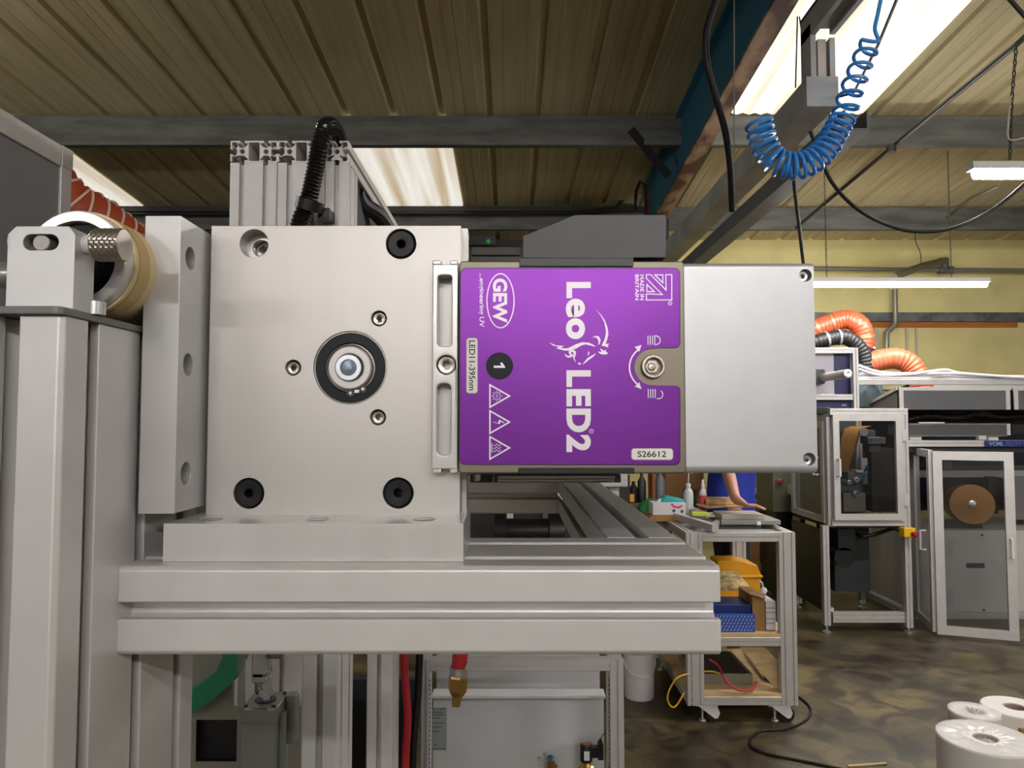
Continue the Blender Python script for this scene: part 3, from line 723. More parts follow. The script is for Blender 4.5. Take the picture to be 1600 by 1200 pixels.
# origin mark, three warning triangles, lamp symbols and arrow
mb = MB()
for p in ([(1335, 62), (1397, 62), (1397, 325), (1133, 325), (1133, 262), (1298, 268), (1133, 100), (1133, 62), (1178, 62), (1338, 222)], [(1220, 64), (1304, 64), (1304, 146)], [(1138, 164), (1215, 238), (1138, 238)]):
    stroke(mb, zz(p), 1.6, YL, True)
put_text(mb, 'MADE IN', 1000, 429, 1006.3, 469, YL, True, .02); put_text(mb, 'BRITAIN', 992.3, 429, 998.3, 469, YL, True, .02)
stroke(mb, circ(1047, 474, 2.9, 14), .8, YL, True); put_text(mb, 'R', 1045.8, 472.8, 1048.2, 475.2, YL, True)
ink('origin_mark', mb)
for i, y in enumerate((618.8, 659.5, 699.8)):
    mb = MB(); stroke(mb, [(765.5, y - 17.5), (796, y), (765.5, y + 17.5)], 2.3, YL, True)
    if i == 0:
        stroke(mb, circ(776.3, y, 5.6, 18), .7, YL, True); put_text(mb, 'UV', 774.6, y - 3, 778.2, y + 3, YL, True)
        for k in range(8):
            a = math.pi * k / 4; stroke(mb, [(776.3 + 6.3 * math.cos(a), y + 6.3 * math.sin(a)), (776.3 + 8.3 * math.cos(a), y + 8.3 * math.sin(a))], .8, YL)
    elif i == 1:
        poly_px(mb, [(769, y - 1), (778, y + 1.5), (780, y - 4), (788, y + .5), (788, y + 2), (782, y - 1), (781, y + 3), (772, y + .6)], YL)
    else:
        stroke(mb, [(768.6, y - 7.5), (768.6, y + 7.5)], 1.2, YL)
        for d in (-4.5, 0, 4.5): stroke(mb, [(771 + k, y + d + 1.4 * math.sin(k * .95)) for k in range(13)], .8, YL)
    ink('warning_triangle', mb)
mb = MB()
for x in (1012.4, 1016, 1019.6): stroke(mb, [(x, 524.5), (x, 539)], 1.3, YL)
stroke(mb, [(1023, 539), (1023, 524.8), (1026, 524.8)] + arc(1025, 531.8, 6.6, -80, 80, 10) + [(1023, 538.8)], 1.4, YL)
for x in (1012.8, 1016.5, 1020.2, 1023.8): stroke(mb, [(x, 608), (x, 622)], 1.3, YL)
stroke(mb, [(1026, 623)] + arc(1029, 616.4, 6.6, 100, -60, 12), 1.4, YL)
stroke(mb, arc(1018, 574, 34.5, 232, 128, 22), 2.2, YL)
poly_px(mb, [(1002.3, 539), (998.8, 549.6), (991.5, 542.2)], YL); poly_px(mb, [(1002.3, 608), (998.8, 597.2), (991.8, 604)], YL)
ink('lock_symbols', mb)
mb = MB(); mb.mesh(curve_mesh(circ(*px2(780.5, 572), 21.2 * PL, 48), [], .0003, 0), xz_m(YL - .0001)); ink('number_disc', mb, mat('dark_navy_disc', (14, 12, 26), .4, 0, .03, 20, spec=.25))
mb = MB(); YL2 = YL - .0004; poly_px(mb, [(771.5, 571.2), (783.5, 571.2), (781.2, 567.2), (784.5, 566.2), (789.3, 573.2), (789.3, 574.8), (771.5, 574.8)], YL2); ink('numeral', mb)
for x0, y0, x1, y1, s, dn, tx in ((729, 528.5, 746, 614, 'LED11-395nm', True, (732.8, 532, 742.2, 610)), (987, 701, 1051, 718, 'S26612', False, (996, 704.8, 1041, 714.2))):
    mb = MB(); a = W(x0, y1, YL); b = W(x1, y0, YL)
    mb.mesh(curve_mesh(rrect(a.x, a.z, b.x, b.z, 4.5 * PL), [], .0003, 0), xz_m(YL - .0001)); ink('sticker', mb, LBL)
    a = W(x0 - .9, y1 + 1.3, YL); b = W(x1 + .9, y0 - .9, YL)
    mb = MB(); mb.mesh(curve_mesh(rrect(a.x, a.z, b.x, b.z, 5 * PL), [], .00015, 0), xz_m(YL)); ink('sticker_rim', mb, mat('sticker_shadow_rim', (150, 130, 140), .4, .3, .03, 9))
    mb = MB(); put_text(mb, s, *tx, YL - .0004, dn, .012); ink('lettering', mb, BLACKINK)
# lock screw with hexagon socket
cx, cz = px2(1019.5, 573)
part('lock_washer', MB().lathe([(18.6 * PL, .004), (18.6 * PL, -.0022), (17.5 * PL, -.003), (14.2 * PL, -.003), (13.6 * PL, -.0022), (13.6 * PL, .0005), (0, .0005)], (cx, DL, cz), (0, 1, 0), 40), DSTEEL, lamp)
hx = [(cx - .3e-3 + 11.8 * PL * math.cos(math.pi / 3 * k), cz + 11.8 * PL * math.sin(math.pi / 3 * k)) for k in range(6)]
mb = MB().prism(hx, (0, DL - .0012, 0), (1, 0, 0), (0, 0, 1), (0, 1, 0), .002)
mb.lathe([(6.5 * PL, 0), (5.5 * PL, -.0007), (0, -.0008)], (cx - .0008, DL - .0011, cz - .0003), (0, 1, 0), 24)
part('lock_screw', mb, DSTEEL, lamp, bev=.0003)
# ---------------- slotted bracket between plate and lamp
sb = thing('slotted_bar', 'slotted aluminium bar between the bearing plate and the purple lamp', 'bar', W(695, 570, .39))
zt, zb = W(695, 413, DL).z, W(695, 732.5, DL).z
def slot_px(x0, y0, x1, y1, r): a = W(x0, y1, DL); b = W(x1, y0, DL); return rrect(a.x, a.z, b.x, b.z, r * PL)
mb = MB(); xa, xb = W(675, 570, DL).x, W(715, 570, DL).x
mb.mesh(curve_mesh([(xa, zb), (xb, zb), (xb, zt), (xa, zt)], [slot_px(683.5, 430, 706, 541, 5), slot_px(682, 599, 704.5, 711.5, 8), circ(*px2(697, 570), 15 * PL, 36)], .0115, .0007, 3), xz_m(DL + .0058))
part('bar', mb, MILL, sb)
for y0, y1 in ((406.5, 413.5), (732, 739.5)):
    mb = MB()
    for x0, x1 in ((675.5, 689.5), (703, 715)): mb.pbox(x0, y0, x1, y1, DL + .0008, .01)
    part('end_lug', mb, MILL, sb, bev=.0006)
cap_screw('hex_screw', 697.5, 570.5, DL + .001, 14 * PL, DSTEEL, sb, hexr=.5, sock=.62, h=.01)
# ---------------- rods under the lamp
t = thing('slide_rail', 'slim slide rail with bright rods under the lamp body', 'rail', W(840, 748, .6))
part('rod', MB().cyl(W(770, 745, .62), W(960, 745, .62), .0022), STEEL, t)
part('rod', MB().cyl(W(770, 750, .62), W(960, 750, .62), .0018), STEEL, t)
part('rail_bar', MB().pbox(735, 742, 970, 754, .65, .03), GALVD, t)
part('pin', MB().pbox(772, 741, 777.5, 753, .5, .004), BLKP, t)
part('screw_tip', MB().lathe([(.0022, 0), (.0022, .003), (.001, .004)], W(745, 741, .42), (0, 0, -1), 12), STEEL, t)

# ================================================================== ROLLER BEARING BLOCK ON THE CAP PLATE
zc = ZC + .0032
bk = thing('bearing_block', 'sawn aluminium bearing block standing on the grey cap plate', 'block', (-.2, .318, zc))
x0, x1 = W(10, 430, .31).x, W(115.5, 430, .31).x; zt = W(60, 353.5, .31).z
ch = .0035
sl = W(35.5, 391, .31); sr = W(92, 366, .31)
mb = MB(); mb.mesh(curve_mesh([(x0, zc), (x1, zc), (x1, zt - ch), (x1 - ch * .8, zt), (x0 + ch, zt), (x0, zt - ch)], [rrect(sl.x, sl.z, sr.x, sr.z, (sr.z - sl.z) * .499)], .015, .0002), xz_m(.3175))
part('block', mb, SAW, bk)
p = W(65, 379.5, .312)
part('pin_end', MB().lathe([(.0036, .012), (.0036, .0003), (.0032, 0), (0, 0)], (p.x, .3115, p.z), (0, 1, 0), 32), mat('turned_steel', (176, 172, 166), .42, .6, .1, 90), bk)
p = W(126, 383, .318); kx = x1
mb = MB().cyl((kx, .318, p.z), (kx + .0035, .318, p.z), .0042).cyl((kx + .003, .318, p.z), (kx + .0045, .318, p.z), .0052)
part('knob_neck', mb, WHITEPL, bk)
# knurled thumb knob with a helical diamond pattern pressed in
mb = MB(); n = 64; R = .0073; Lk = .0125; vs = []; fs = []; m = 22; xk = kx + .0046
for i in range(m + 1):
    for k in range(n):
        a = 2 * math.pi * k / n; d = 0 if i in (0, m) else (.00022 * ((k + i) % 4 in (0, 1)) + .00022 * ((k - i) % 4 in (0, 1)))
        r = R - (.0006 if i in (0, m) else 0) - d
        vs.append((xk + Lk * i / m, .318 + r * math.cos(a), p.z + r * math.sin(a)))
for i in range(m):
    for k in range(n): fs.append((i * n + k, i * n + (k + 1) % n, (i + 1) * n + (k + 1) % n, (i + 1) * n + k))
fs.append(tuple(range(n))[::-1]); fs.append(tuple(m * n + k for k in range(n)))
mb.add(vs, fs)
part('thumb_knob', mb, mat('nickel_knob', (176, 168, 158), .3, .9, .06, 80), bk, 'knurled thumb knob', smooth=20)
# second bracket detail beyond the left edge
mb = MB().cyl((x0 - .011, .33, W(5, 380, .33).z), (x0 - .001, .33, W(5, 380, .33).z), .0045).cyl((x0 - .016, .33, W(5, 430, .33).z), (x0 + .001, .33, W(5, 430, .33).z), .006)
part('side_pins', mb, STEEL, bk)
# paper covered roller
rc = W(118, 406, .336)
ro = thing('paper_roller', 'steel cored roller wrapped in cream masking paper behind the bearing block', 'roller', (rc.x, .336, rc.z))
def ry(prof_, m, name, lab=None): return part(name, MB().lathe(prof_, (rc.x, .336, rc.z), (0, 1, 0), 64), m, ro, lab)
ry([(.0178, .012), (.0178, .001), (.0183, 0), (.0226, 0), (.0232, .0006), (.0232, .01), (.0178, .012)], MILL, 'core_ring')
ry([(.0128, .009), (.0128, .0035), (.0178, .0035), (.0178, .009)], SEAL, 'bearing_ring')
ry([(.0245, .0072), (.0245, .27), (.0233, .27), (.0233, .0072), (.0245, .0072)], CREAMP, 'paper_wrap', 'cream paper wrap')
mb = MB(); aa = [math.radians(-100 + 150 * k / 30) for k in range(31)]
vs = [(rc.x + .0248 * math.cos(a), .336 + yy, rc.z + .0248 * math.sin(a)) for yy in (.010, .02 ) for a in aa]
mb.add(vs, [(i, i + 1, 32 + i, 31 + i) for i in range(30)])
part('tape_strip', mb, mat('tan_masking_tape', (214, 184, 128), .6, 0, .04, 14), ro, 'tan tape band')
part('axle', MB().cyl((rc.x, .33, rc.z), (rc.x, .62, rc.z), .0125), DSTEEL, ro)
# ================================================================== AROUND THE FOREGROUND MACHINE
# guard panel with an aluminium frame, standing along the depth direction
XG = -.75
def gx(px): return XG * F * 1.0 / (px - 800) # distance at which the plane X = XG is seen at px (upright plane)
Ya, Yb = .80, 1.235
zt = W(79, 222, 1.19).z; zb = zt - .42
t = thing('hood_panel', 'dark grey hood panel in an aluminium frame above the bearing block', 'panel', (XG, 1.0, zb))
part('panel', MB().box(XG - .012, Ya, zb, XG - .004, Yb - .02, zt - .01), mat('lit_hood_panel_grey', (140, 139, 142), .5, .1, .05, 6), t, smooth=0)  # hood grey lightened to stand in for light missing from the right
part('top_frame', MB().box(XG - .03, Ya, zt - .035, XG, Yb - .03, zt), ALU, t, bev=.001)
part('end_frame', MB().box(XG - .03, Yb - .0285, zb, XG, Yb, zt), ALU, t, bev=.001)
part('corner_joint', MB().box(XG - .032, Yb - .0288, zt - .034, XG + .0012, Yb + .001, zt + .001), ALUF, t, bev=.001)
# orange duct behind the roller
def duct_path(pts, seg=10):
    """smooth curve through points"""
    P = [Vector(p) for p in pts]; out = []
    for i in range(len(P) - 1):
        p0, p1, p2, p3 = P[max(i - 1, 0)], P[i], P[i + 1], P[min(i + 2, len(P) - 1)]
        for k in range(seg):
            t_ = k / seg
            out.append(.5 * ((2 * p1) + (p2 - p0) * t_ + (2 * p0 - 5 * p1 + 4 * p2 - p3) * t_ * t_ + (3 * p1 - p0 - 3 * p2 + p3) * t_ ** 3))
    out.append(P[-1]); return out
def resample(P, step):
    out = [P[0]]; acc = 0
    for a, b in zip(P, P[1:]):
        l = (b - a).length; d = step - acc
        while d <= l: out.append(a + (b - a) * d / l); d += step
        acc = (acc + l) % step
    return out
def corrugated(mb, pts, r, pitch, depth, n=18):
    P = resample(duct_path(pts), pitch / 4)
    return mb.tube(P, [r - depth * (0, .5, 1, .5)[i % 4] for i in range(len(P))], n), P
mb = MB(); _, P = corrugated(mb, [W(60, 268, 1.9), W(100, 318, 1.93), W(150, 348, 2.0), W(205, 392, 2.1), W(240, 430, 2.2)], .075, .04, .005, 24)
od = solo('orange_duct', mb, ORANGE, 'orange corrugated duct with white stripes behind the paper roller', 'duct')
mb = MB()
for i in range(5, len(P) - 2, 4):
    d = (P[i + 1] - P[i - 1]).normalized(); u = d.orthogonal().normalized(); v = d.cross(u)
    mb.tube([P[i] + (u * math.cos(a) + v * math.sin(a)) * .0745 + d * .03 * a / 6.28 for a in [2 * math.pi * k / 24 for k in range(25)]], .0035, 6)
part('stripe', mb, mat('pale_duct_stripe', (236, 200, 180), .5, 0, .03, 9), od)
# ---------------- upright profile pair and beams carrying the black conduit
YU = 1.28
un = (W(545, 237, YU).x - W(360, 237, YU).x) / 5
xu = W(360, 237, YU).x; zu1 = W(450, 220, YU).z; zu0 = W(450, 254, YU).z
up = thing('profile_tower', 'slotted aluminium uprights with open beam ends behind the bearing plate', 'frame', (xu + 2 * un, YU, 0))
def hollow(nx, u, h):
    """outer outline and holes of a light profile, nx units wide and one high"""
    w = nx * u
    out = slotpoly(nx, 1, u, h, u * .2, True, u * .03, u * .1)
    holes = []
    for cx in ([0, w] if nx > 1 else [0, w]):
        for cy in (0, h):
            sx = 1 if cx == 0 else -1; sy = 1 if cy == 0 else -1
            a, b = u * .06, u * .3
            x0, x1 = sorted((cx + sx * a, cx + sx * b)); y0, y1 = sorted((cy + sy * a, cy + sy * b))
            holes.append(rrect(x0, y0, x1, y1, u * .05, 2))
    if nx > 1: holes.append(rrect(u * .77, h * .07, w - u * .77, h * .93, u * .05, 2))
    for k in range(nx): holes.append(circ((k + .5) * u, h * .5, u * .11, 12))
    return out, holes
HU = zu1 - zu0
for k, (o, nx) in enumerate(((0, 2), (2, 2), (4, 1))):
    x0 = xu + o * un
    out, holes = hollow(nx, un, HU)
    mb = MB(); mb.mesh(curve_mesh([(x0 + a, zu0 + b) for a, b in out], [[(x0 + a, zu0 + b) for a, b in h] for h in holes], .95, 0), xz_m(YU + .475))
    part('beam', mb, TOWER, up, smooth=0)
    mb = MB(); prof(mb, x0, YU, 0, x0 + nx * un - .0008, YU + .08, zu0 - .0004, 'z', nx, 2, un * .2, True)
    part('upright', mb, TOWER, up)
part('panel', MB().box(xu + 5 * un - .012, YU + .09, zu0 - .5, xu + 5 * un - .008, YU + .94, zu0 - .002), mat('black_infill_panel', (34, 35, 38), .4, .1, .05, 9), up, 'dark infill panel')
mb = MB(); pts = [W(452, 420, 1.24), W(468, 350, 1.235), W(480, 320, 1.235), W(492, 270, 1.225), W(501, 222, 1.215), W(511, 198, 1.23), W(524, 205, 1.30), W(531, 235, 1.36), W(533, 300, 1.40)]
corrugated(mb, pts, .0158, .0062, .0022, 20)
solo('corrugated_conduit', mb, mat('glossy_black_conduit', (14, 14, 15), .22, 0, .1, 20, coat=.3), 'black corrugated conduit looping over the aluminium beam ends', 'conduit')
c = W(484, 321, 1.235)
cl = thing('conduit_clip', 'black plastic clip holding the corrugated conduit to the upright', 'clip', c)
d = (W(492, 270, 1.225) - W(480, 320, 1.235)).normalized()
part('clip_ring', MB().lathe([(.017, -.009), (.0235, -.009), (.0235, .009), (.017, .009), (.017, -.009)], c, d, 28), BLKP, cl)
part('clip_foot', MB().box(c.x + .012, c.y + .006, c.z - .02, c.x + .032, YU - .0002, c.z - .002), BLKP, cl, bev=.001)
solo_tube('inner_cable', duct_path([W(556, 300, 1.42), W(565, 318, 1.45), W(590, 335, 1.5), W(606, 362, 1.55), W(612, 420, 1.6)]), .016, RUB, 'black cable curving under the aluminium beam', 'cable')

# ---------------- things seen under the beam
t = thing('pneumatic_cylinder', 'square pneumatic cylinder with a rod clevis under the beam', 'cylinder', W(408, 1200, .82))
CYL = mat('grey_cylinder_body', (128, 130, 124), .4, .6, .05, 20)
Yc = .80; a = W(376, 1107, Yc); b = W(431, 1107, Yc); dp = .047
part('body', MB().box(a.x, Yc, a.z - .35, b.x, Yc + dp, a.z), CYL, t, bev=.001)
part('end_cap', MB().box(a.x - .0006, Yc - .0006, a.z - .016, b.x + .0006, Yc + dp + .0006, a.z + .0004), CYL, t, bev=.0008)
cx, cy = (a.x + b.x) / 2, Yc + dp / 2
part('gland', MB().lathe([(.0115, 0), (.0115, .0012), (.007, .0012), (.006, .0005), (0, .0005)], (cx, cy, a.z + .0003), (0, 0, 1), 28), BLK, t)
part('rod', MB().cyl((cx, cy, a.z - .01), (cx, cy, a.z + .06), .005), STEEL, t)
part('lock_nut', MB().prism([(.0085 * math.cos(math.pi / 3 * k), .0085 * math.sin(math.pi / 3 * k)) for k in range(6)], (cx, cy, a.z + .006), (1, 0, 0), (0, 1, 0), (0, 0, 1), .007).cyl((cx, cy, a.z + .014), (cx, cy, a.z + .026), .0068), STEEL, t, smooth=0)
mb = MB(); mb.box(cx - .012, cy - .013, a.z + .027, cx + .003, cy - .005, a.z + .07).box(cx - .012, cy + .005, a.z + .027, cx + .003, cy + .013, a.z + .07).box(cx - .012, cy - .013, a.z + .022, cx + .003, cy + .013, a.z + .034)
part('clevis', mb, STEEL, t, bev=.002)
part('clevis_pin', MB().cyl((cx - .0045, cy - .0155, a.z + .054), (cx - .0045, cy + .0155, a.z + .054), .004), STEEL, t)
part('lever', MB().box(cx - .004, cy - .0045, a.z + .045, cx + .018, cy + .0045, a.z + .1), GALV, t, bev=.003)
for i, (sx, sy) in enumerate(((.1, .1), (.9, .1), (.9, .9), (.1, .9))):
    part('tie_screw', MB().lathe([(.0022, 0), (.0022, .0016), (.001, .0016)], (a.x + (b.x - a.x) * sx, Yc + dp * sy, a.z + .0003), (0, 0, 1), 12), BLK, t)
part('sensor_rail', MB().box(b.x + .0004, Yc + .012, a.z - .35, b.x + .005, Yc + .022, a.z - .01), GALV, t)
part('port_block', MB().box(b.x + .001, Yc + .03, a.z - .05, b.x + .012, Yc + .046, a.z + .002), CYL, t, bev=.001)
solo('clear_guard', MB().box(W(374, 1060, .78).x, .775, W(374, 1107, .78).z, W(384, 1060, .78).x, .779, ZT - UH).box(W(374, 1106, .78).x, .775, W(374, 1107.5, .78).z, W(430, 1106, .78).x, .779, W(374, 1105.5, .78).z), glass('clear_acrylic', (214, 220, 216), .3), 'clear acrylic guard edge in front of the clevis', 'guard', smooth=0)
t = thing('back_panel', 'grey sheet panel with a square black window behind the cylinder', 'panel', W(345, 1200, 1.12))
GP = mat('grey_sheet', (126, 122, 112), .5, .2, .04, 6)
a = W(280, 1020, 1.12); b = W(480, 1400, 1.12); wa = W(307, 1124, 1.12); wb_ = W(370, 1190, 1.12)
mb = MB(); mb.mesh(curve_mesh([(a.x, b.z), (b.x, b.z), (b.x, W(0, 1103, 1.12).z), (W(384, 0, 1.12).x, W(0, 1103, 1.12).z), (W(384, 0, 1.12).x, a.z), (a.x, a.z)], [[(wa.x, wb_.z), (wb_.x, wb_.z), (wb_.x, wa.z), (wa.x, wa.z)]], .003, 0), xz_m(1.12))
part('sheet', mb, GP, t, smooth=0)
part('window', MB().box(wa.x - .01, 1.14, wb_.z - .01, wb_.x + .01, 1.145, wa.z + .01), BLK, t, 'black window')
solo('green_belt', MB().tube([W(p[0], p[1], 1.08) for p in ((372, 1000), (368, 1026), (356, 1052), (330, 1074), (302, 1092), (280, 1110))], [.02] * 6, 4), GREEN, 'green flat belt turning down behind the posts', 'belt', smooth=60)
mb = MB(); mb.box(-1.2, 1.7, .2, -.22, 1.72, W(0, 1062, 1.7).z)
solo('navy_cover', mb, mat('dark_navy_cover', (42, 46, 62), .5, 0, .05, 6), 'dark navy cover panel behind the cylinder rod', 'panel', smooth=0)
solo('black_cover', MB().box(-1.2, 1.66, .1, -.216, 1.69, W(0, 1105, 1.66).z), BLK, 'black lower panel behind the slotted posts', 'panel', smooth=0)
solo('red_button', MB().lathe([(.014, 0), (.014, .006), (.009, .012), (0, .013)], W(467, 1155, 1.6), (0, -1, 0), 16), RED, 'small red push button in the dark gap beside the cylinder', 'button')
t = thing('red_air_hose', 'red air hose running down beside the slotted post', 'hose', W(635, 1200, 1.5))
part('hose', MB().tube(duct_path([W(631, 1020, 1.5), W(633, 1060, 1.5), W(637, 1120, 1.5), W(634, 1180, 1.5), W(632, 1260, 1.5)]), .0078, 12), RED, t)
solo_tube('black_air_hose', duct_path([W(656, 1015, 1.52), W(653, 1090, 1.52), W(647, 1160, 1.52), W(642, 1260, 1.52)]), .0078, mat('shiny_black_hose', (16, 16, 18), .25, 0, .05, 9), 'black hose beside the red air hose', 'hose')
t = thing('brass_coupling', 'brass hose coupling on a red hose end hanging under the beam', 'coupling', W(715, 1097, .95))
p = W(717, 1048, .95); q = W(713, 1098, .95); d = (q - p).normalized(); l = (q - p).length
part('hose_end', MB().cyl(p - d * .06, p, .0098), RED, t)
part('hose_clamp', MB().lathe([(.0105, -.004), (.0118, -.004), (.0118, .006), (.0105, .006), (.0105, -.004)], p - d * .001, d, 20).bar(p + Vector((.01, -.004, .002)), p + Vector((.014, -.004, .012)), .004, .006), STEEL, t)
part('hexagon_body', MB().lathe([(.0115, .0), (.0125, .004), (.0125, .020), (.008, .027), (.0065, .028), (.0055, l), (0, l)], p + d * .004, d, 6), BRASS, t, smooth=0)
# ---------------- white service cabinet in an aluminium frame
Yk = 2.0
cab = thing('service_cabinet', 'white service cabinet with valves in an aluminium frame under the beam', 'cabinet', (-.02, Yk + .2, 0))
xl = W(658, 1100, Yk).x; xr = W(975, 1100, Yk).x; zt = W(0, 1031, Yk).z
x1 = W(670, 1100, Yk).x; x2 = W(953, 1100, Yk).x
mb = MB(); prof(mb, x2, Yk, 0, xr, Yk + .08, zt, 'z', 1, 2, .007); part('frame_post', mb, ALUF, cab)
mb = MB(); prof(mb, xl, Yk, 0, x1, Yk + .08, zt, 'z', 1, 2, .007); part('frame_post', mb, ALUF, cab)
mb = MB(); prof(mb, x1, Yk, zt - .03, x2, Yk + .035, zt, 'x', 1, 1, .006); part('frame_rail', mb, ALUF, cab)
Yw = Yk + .30
part('back_sheet', MB().box(x1 - .02, Yw, 0, x2 + .02, Yw + .006, W(0, 1083, Yw).z), WHITEP, cab, 'white back sheet')
part('ledge', MB().box(x1 - .02, Yw - .05, W(0, 1083, Yw).z, x2 + .02, Yw + .006, W(0, 1083, Yw).z + .012), WHITEP, cab, bev=.003)
part('upper_sheet', MB().box(x1 - .02, Yw + .1, W(0, 1083, Yw).z - .15, x2 + .02, Yw + .105, zt + .02), WHITEP, cab)
mb = MB()
for s in (x1 - .001, x2 - .001):
    for k in range(60):
        z = zt - .06 - k * .012
        mb.box(s - (.002 if s == x2 - .001 else 0), Yk + .004, z, s + (.004 if s != x2 - .001 else .002), Yk + .012, z + .006)
part('bristle_strip', mb, mat('edge_strip', (120, 122, 124), .5, .2, .05, 9), cab, smooth=0, kind='stuff')
a = W(667, 1105, Yw); b = W(698, 1172, Yw)
pl = part('data_plate', MB().box(a.x, Yw - .003, b.z, b.x, Yw - .0005, a.z), mat('silver_data_plate', (172, 176, 178), .4, .3, .03, 12), cab, 'silver data plate')
mb = MB()
for x0, x1_, y in ((671, 681, 1108), (687, 695, 1108), (673, 692, 1113), (673, 695, 1117), (673, 688, 1122), (673, 694, 1130), (673, 690, 1136), (673, 686, 1143), (673, 676, 1157), (678, 683, 1164), (692, 694, 1164), (671, 696, 1170)):
    mb.pbox(x0, y - .8, x1_, y + .8, Yw - .004, .0008)
part('print', mb, mat('grey_print', (112, 116, 120), .5, 0, .03, 9), pl, smooth=0)
# brass solenoid valve and push fitting
p = W(916, 1196, Yw - .08)
sv = thing('solenoid_valve', 'black solenoid valve on a brass body in the white cabinet', 'valve', p + Vector((0, 0, -.05)))
part('valve_body', MB().lathe([(.018, -.06), (.018, -.02), (.024, -.018), (.024, -.004), (.016, 0), (.012, .008), (.008, .014)], p, (0, 0, 1), 8), BRASS, sv, smooth=0)
part('coil', MB().lathe([(.0165, .012), (.018, .014), (.018, .058), (.016, .062), (.012, .062)], p, (0, 0, 1), 28).box(p.x, p.y - .011, p.z + .026, p.x + .036, p.y + .011, p.z + .055), BLKP, sv)
part('copper_cap', MB().lathe([(.012, .06), (.012, .064), (.004, .065), (0, .065)], p, (0, 0, 1), 20), mat('copper', (196, 132, 106), .3, .9, .05, 20), sv)
part('plug', MB().box(p.x + .034, p.y - .012, p.z + .02, p.x + .05, p.y + .012, p.z + .066).box(p.x + .038, p.y - .006, p.z + .066, p.x + .046, p.y + .006, p.z + .076), BLKP, sv, bev=.001)
a = W(907, 1168, Yw - .1)
part('coil_label', MB().box(p.x - .008, p.y - .0186, p.z + .022, p.x + .008, p.y - .0176, p.z + .048), LBL, sv, 'pale coil label')
part('lead', MB().tube([p + Vector((.042, 0, .074)), p + Vector((.05, 0, .09)), p + Vector((.075, 0, .094))], .0015, 6), RUB, sv)
p = W(861, 1196, Yw - .06)
t = thing('push_fitting', 'brass push-in fitting with a blue ring in the white cabinet', 'fitting', p)
part('fitting_body', MB().lathe([(.014, -.06), (.014, .006), (.012, .012), (.0125, .022), (.009, .024), (.006, .02)], p, (-.12, -.25, 1), 16), BRASS, t)
part('release_ring', MB().lathe([(.0105, .024), (.0105, .028), (.006, .029), (.006, .024)], p, (-.12, -.25, 1), 20), mat('blue_plastic_ring', (48, 120, 170), .4, 0, .03, 9), t)
part('nipple', MB().cyl(p + Vector((.016, 0, -.01)), p + Vector((.018, -.005, .006)), .003), STEEL, t)
solo('hook_screw', MB().lathe([(.0035, 0), (.0035, .008), (.0015, .009)], W(851, 1178, Yw), (0, -1, .3), 10), STEEL, 'small bright screw on the white back sheet', 'screw')
mb = MB(); 
for x0, y0, x1_, y1 in ((839, 1183, 845, 1183.8), (841, 1184, 841.6, 1190), (843, 1184, 843.6, 1190), (841.4, 1195, 843, 1196.5)): mb.pbox(x0, y0, x1_, y1, Yw - .0012, .001)
part('symbol', mb, mat('grey_print', (112, 116, 120)), cab, smooth=0)

# ---------------- machine parts seen through the frame opening
t = thing('drive_motor', 'black drive motor with flanges seen through the frame opening', 'motor', W(810, 838, 1.6))
mb = MB(); p0, p1 = W(782, 829, 1.6), W(872, 829, 1.6)
part('barrel', MB().cyl(p0, p1, .026, n=20), BLKP, t)
part('flange', MB().cyl(p0 + Vector((-.012, 0, 0)), p0 + Vector((.012, 0, 0)), .042).box(p0.x - .012, 1.57, p0.z - .2, p0.x + .012, 1.63, p0.z), BLKP, t)
part('flange', MB().cyl(p1 + Vector((-.02, 0, 0)), p1 + Vector((.012, 0, 0)), .044).box(p1.x - .02, 1.57, p1.z - .2, p1.x + .012, 1.63, p1.z), BLKP, t)
rk = thing('equipment_rack', 'dark equipment rack behind the frame opening', 'rack', W(800, 880, 2.6))
part('rear_board', MB().pbox(690, 742, 985, 1000, 2.7, .02), mat('dark_brown_board', (56, 50, 48), .6, 0, .1, 6), rk, smooth=0)
for x in (780, 792, 848, 872):
    part('stile', MB().pbox(x, 742, x + 10, 1000, 2.6, .05), ALUF if x in (792, 872) else GALVD, rk, smooth=0)
t = thing('terminal_box', 'white terminal box on a white stand behind the side beam', 'box', W(955, 790, 1.3))
part('box', MB().pbox(918, 741, 981, 761, 1.3, .08), WHITEP, t, bev=.002)
part('stand', MB().pbox(953, 761, 968, 900, 1.33, .03), WHITEP, t, bev=.001)

# ---------------- overhead trunking, cables and coiled hose
TR = mat('trunking_steel', (184, 187, 188), .45, .2, .1, 5, 0, None, rgb2=(194, 197, 198))
tr = thing('overhead_trunking', 'square grey steel trunking that steps up near the roof light', 'trunking', W(1284, 143, 2.4))
a = W(1261, 166, 2.4); b = W(1308, 121, 2.4); w = b.x - a.x
part('lower_run', MB().box(a.x, 2.4, a.z, b.x, 6.1, b.z), TR, tr, smooth=0)
part('end_plate', MB().box(a.x - .002, 2.396, a.z - .002, b.x + .002, 2.4, b.z + .002), mat('bright_end_plate', (176, 180, 184), .5, .2, .06, 12), tr, 'paler end plate', smooth=0)
ztop = W(1284, 52, 2.42).z
th = .018
mb = MB().box(a.x + .02, 2.41, b.z, a.x + .02 + th, 2.41 + w * .8, ztop + .03).box(b.x - th, 2.41, b.z, b.x, 2.41 + w * .8, ztop - .02).box(a.x + .02, 2.41 + w * .72, b.z, b.x, 2.41 + w * .8, ztop)
part('riser', mb, TR, tr, smooth=0)
part('riser_cover', MB().box(a.x + .02 + th + .01, 2.42, b.z, b.x - th - .008, 2.44, ztop - .02), mat('pale_cover_strip', (214, 204, 196), .5, 0, .03, 9), tr, 'pale cover strip', smooth=0)
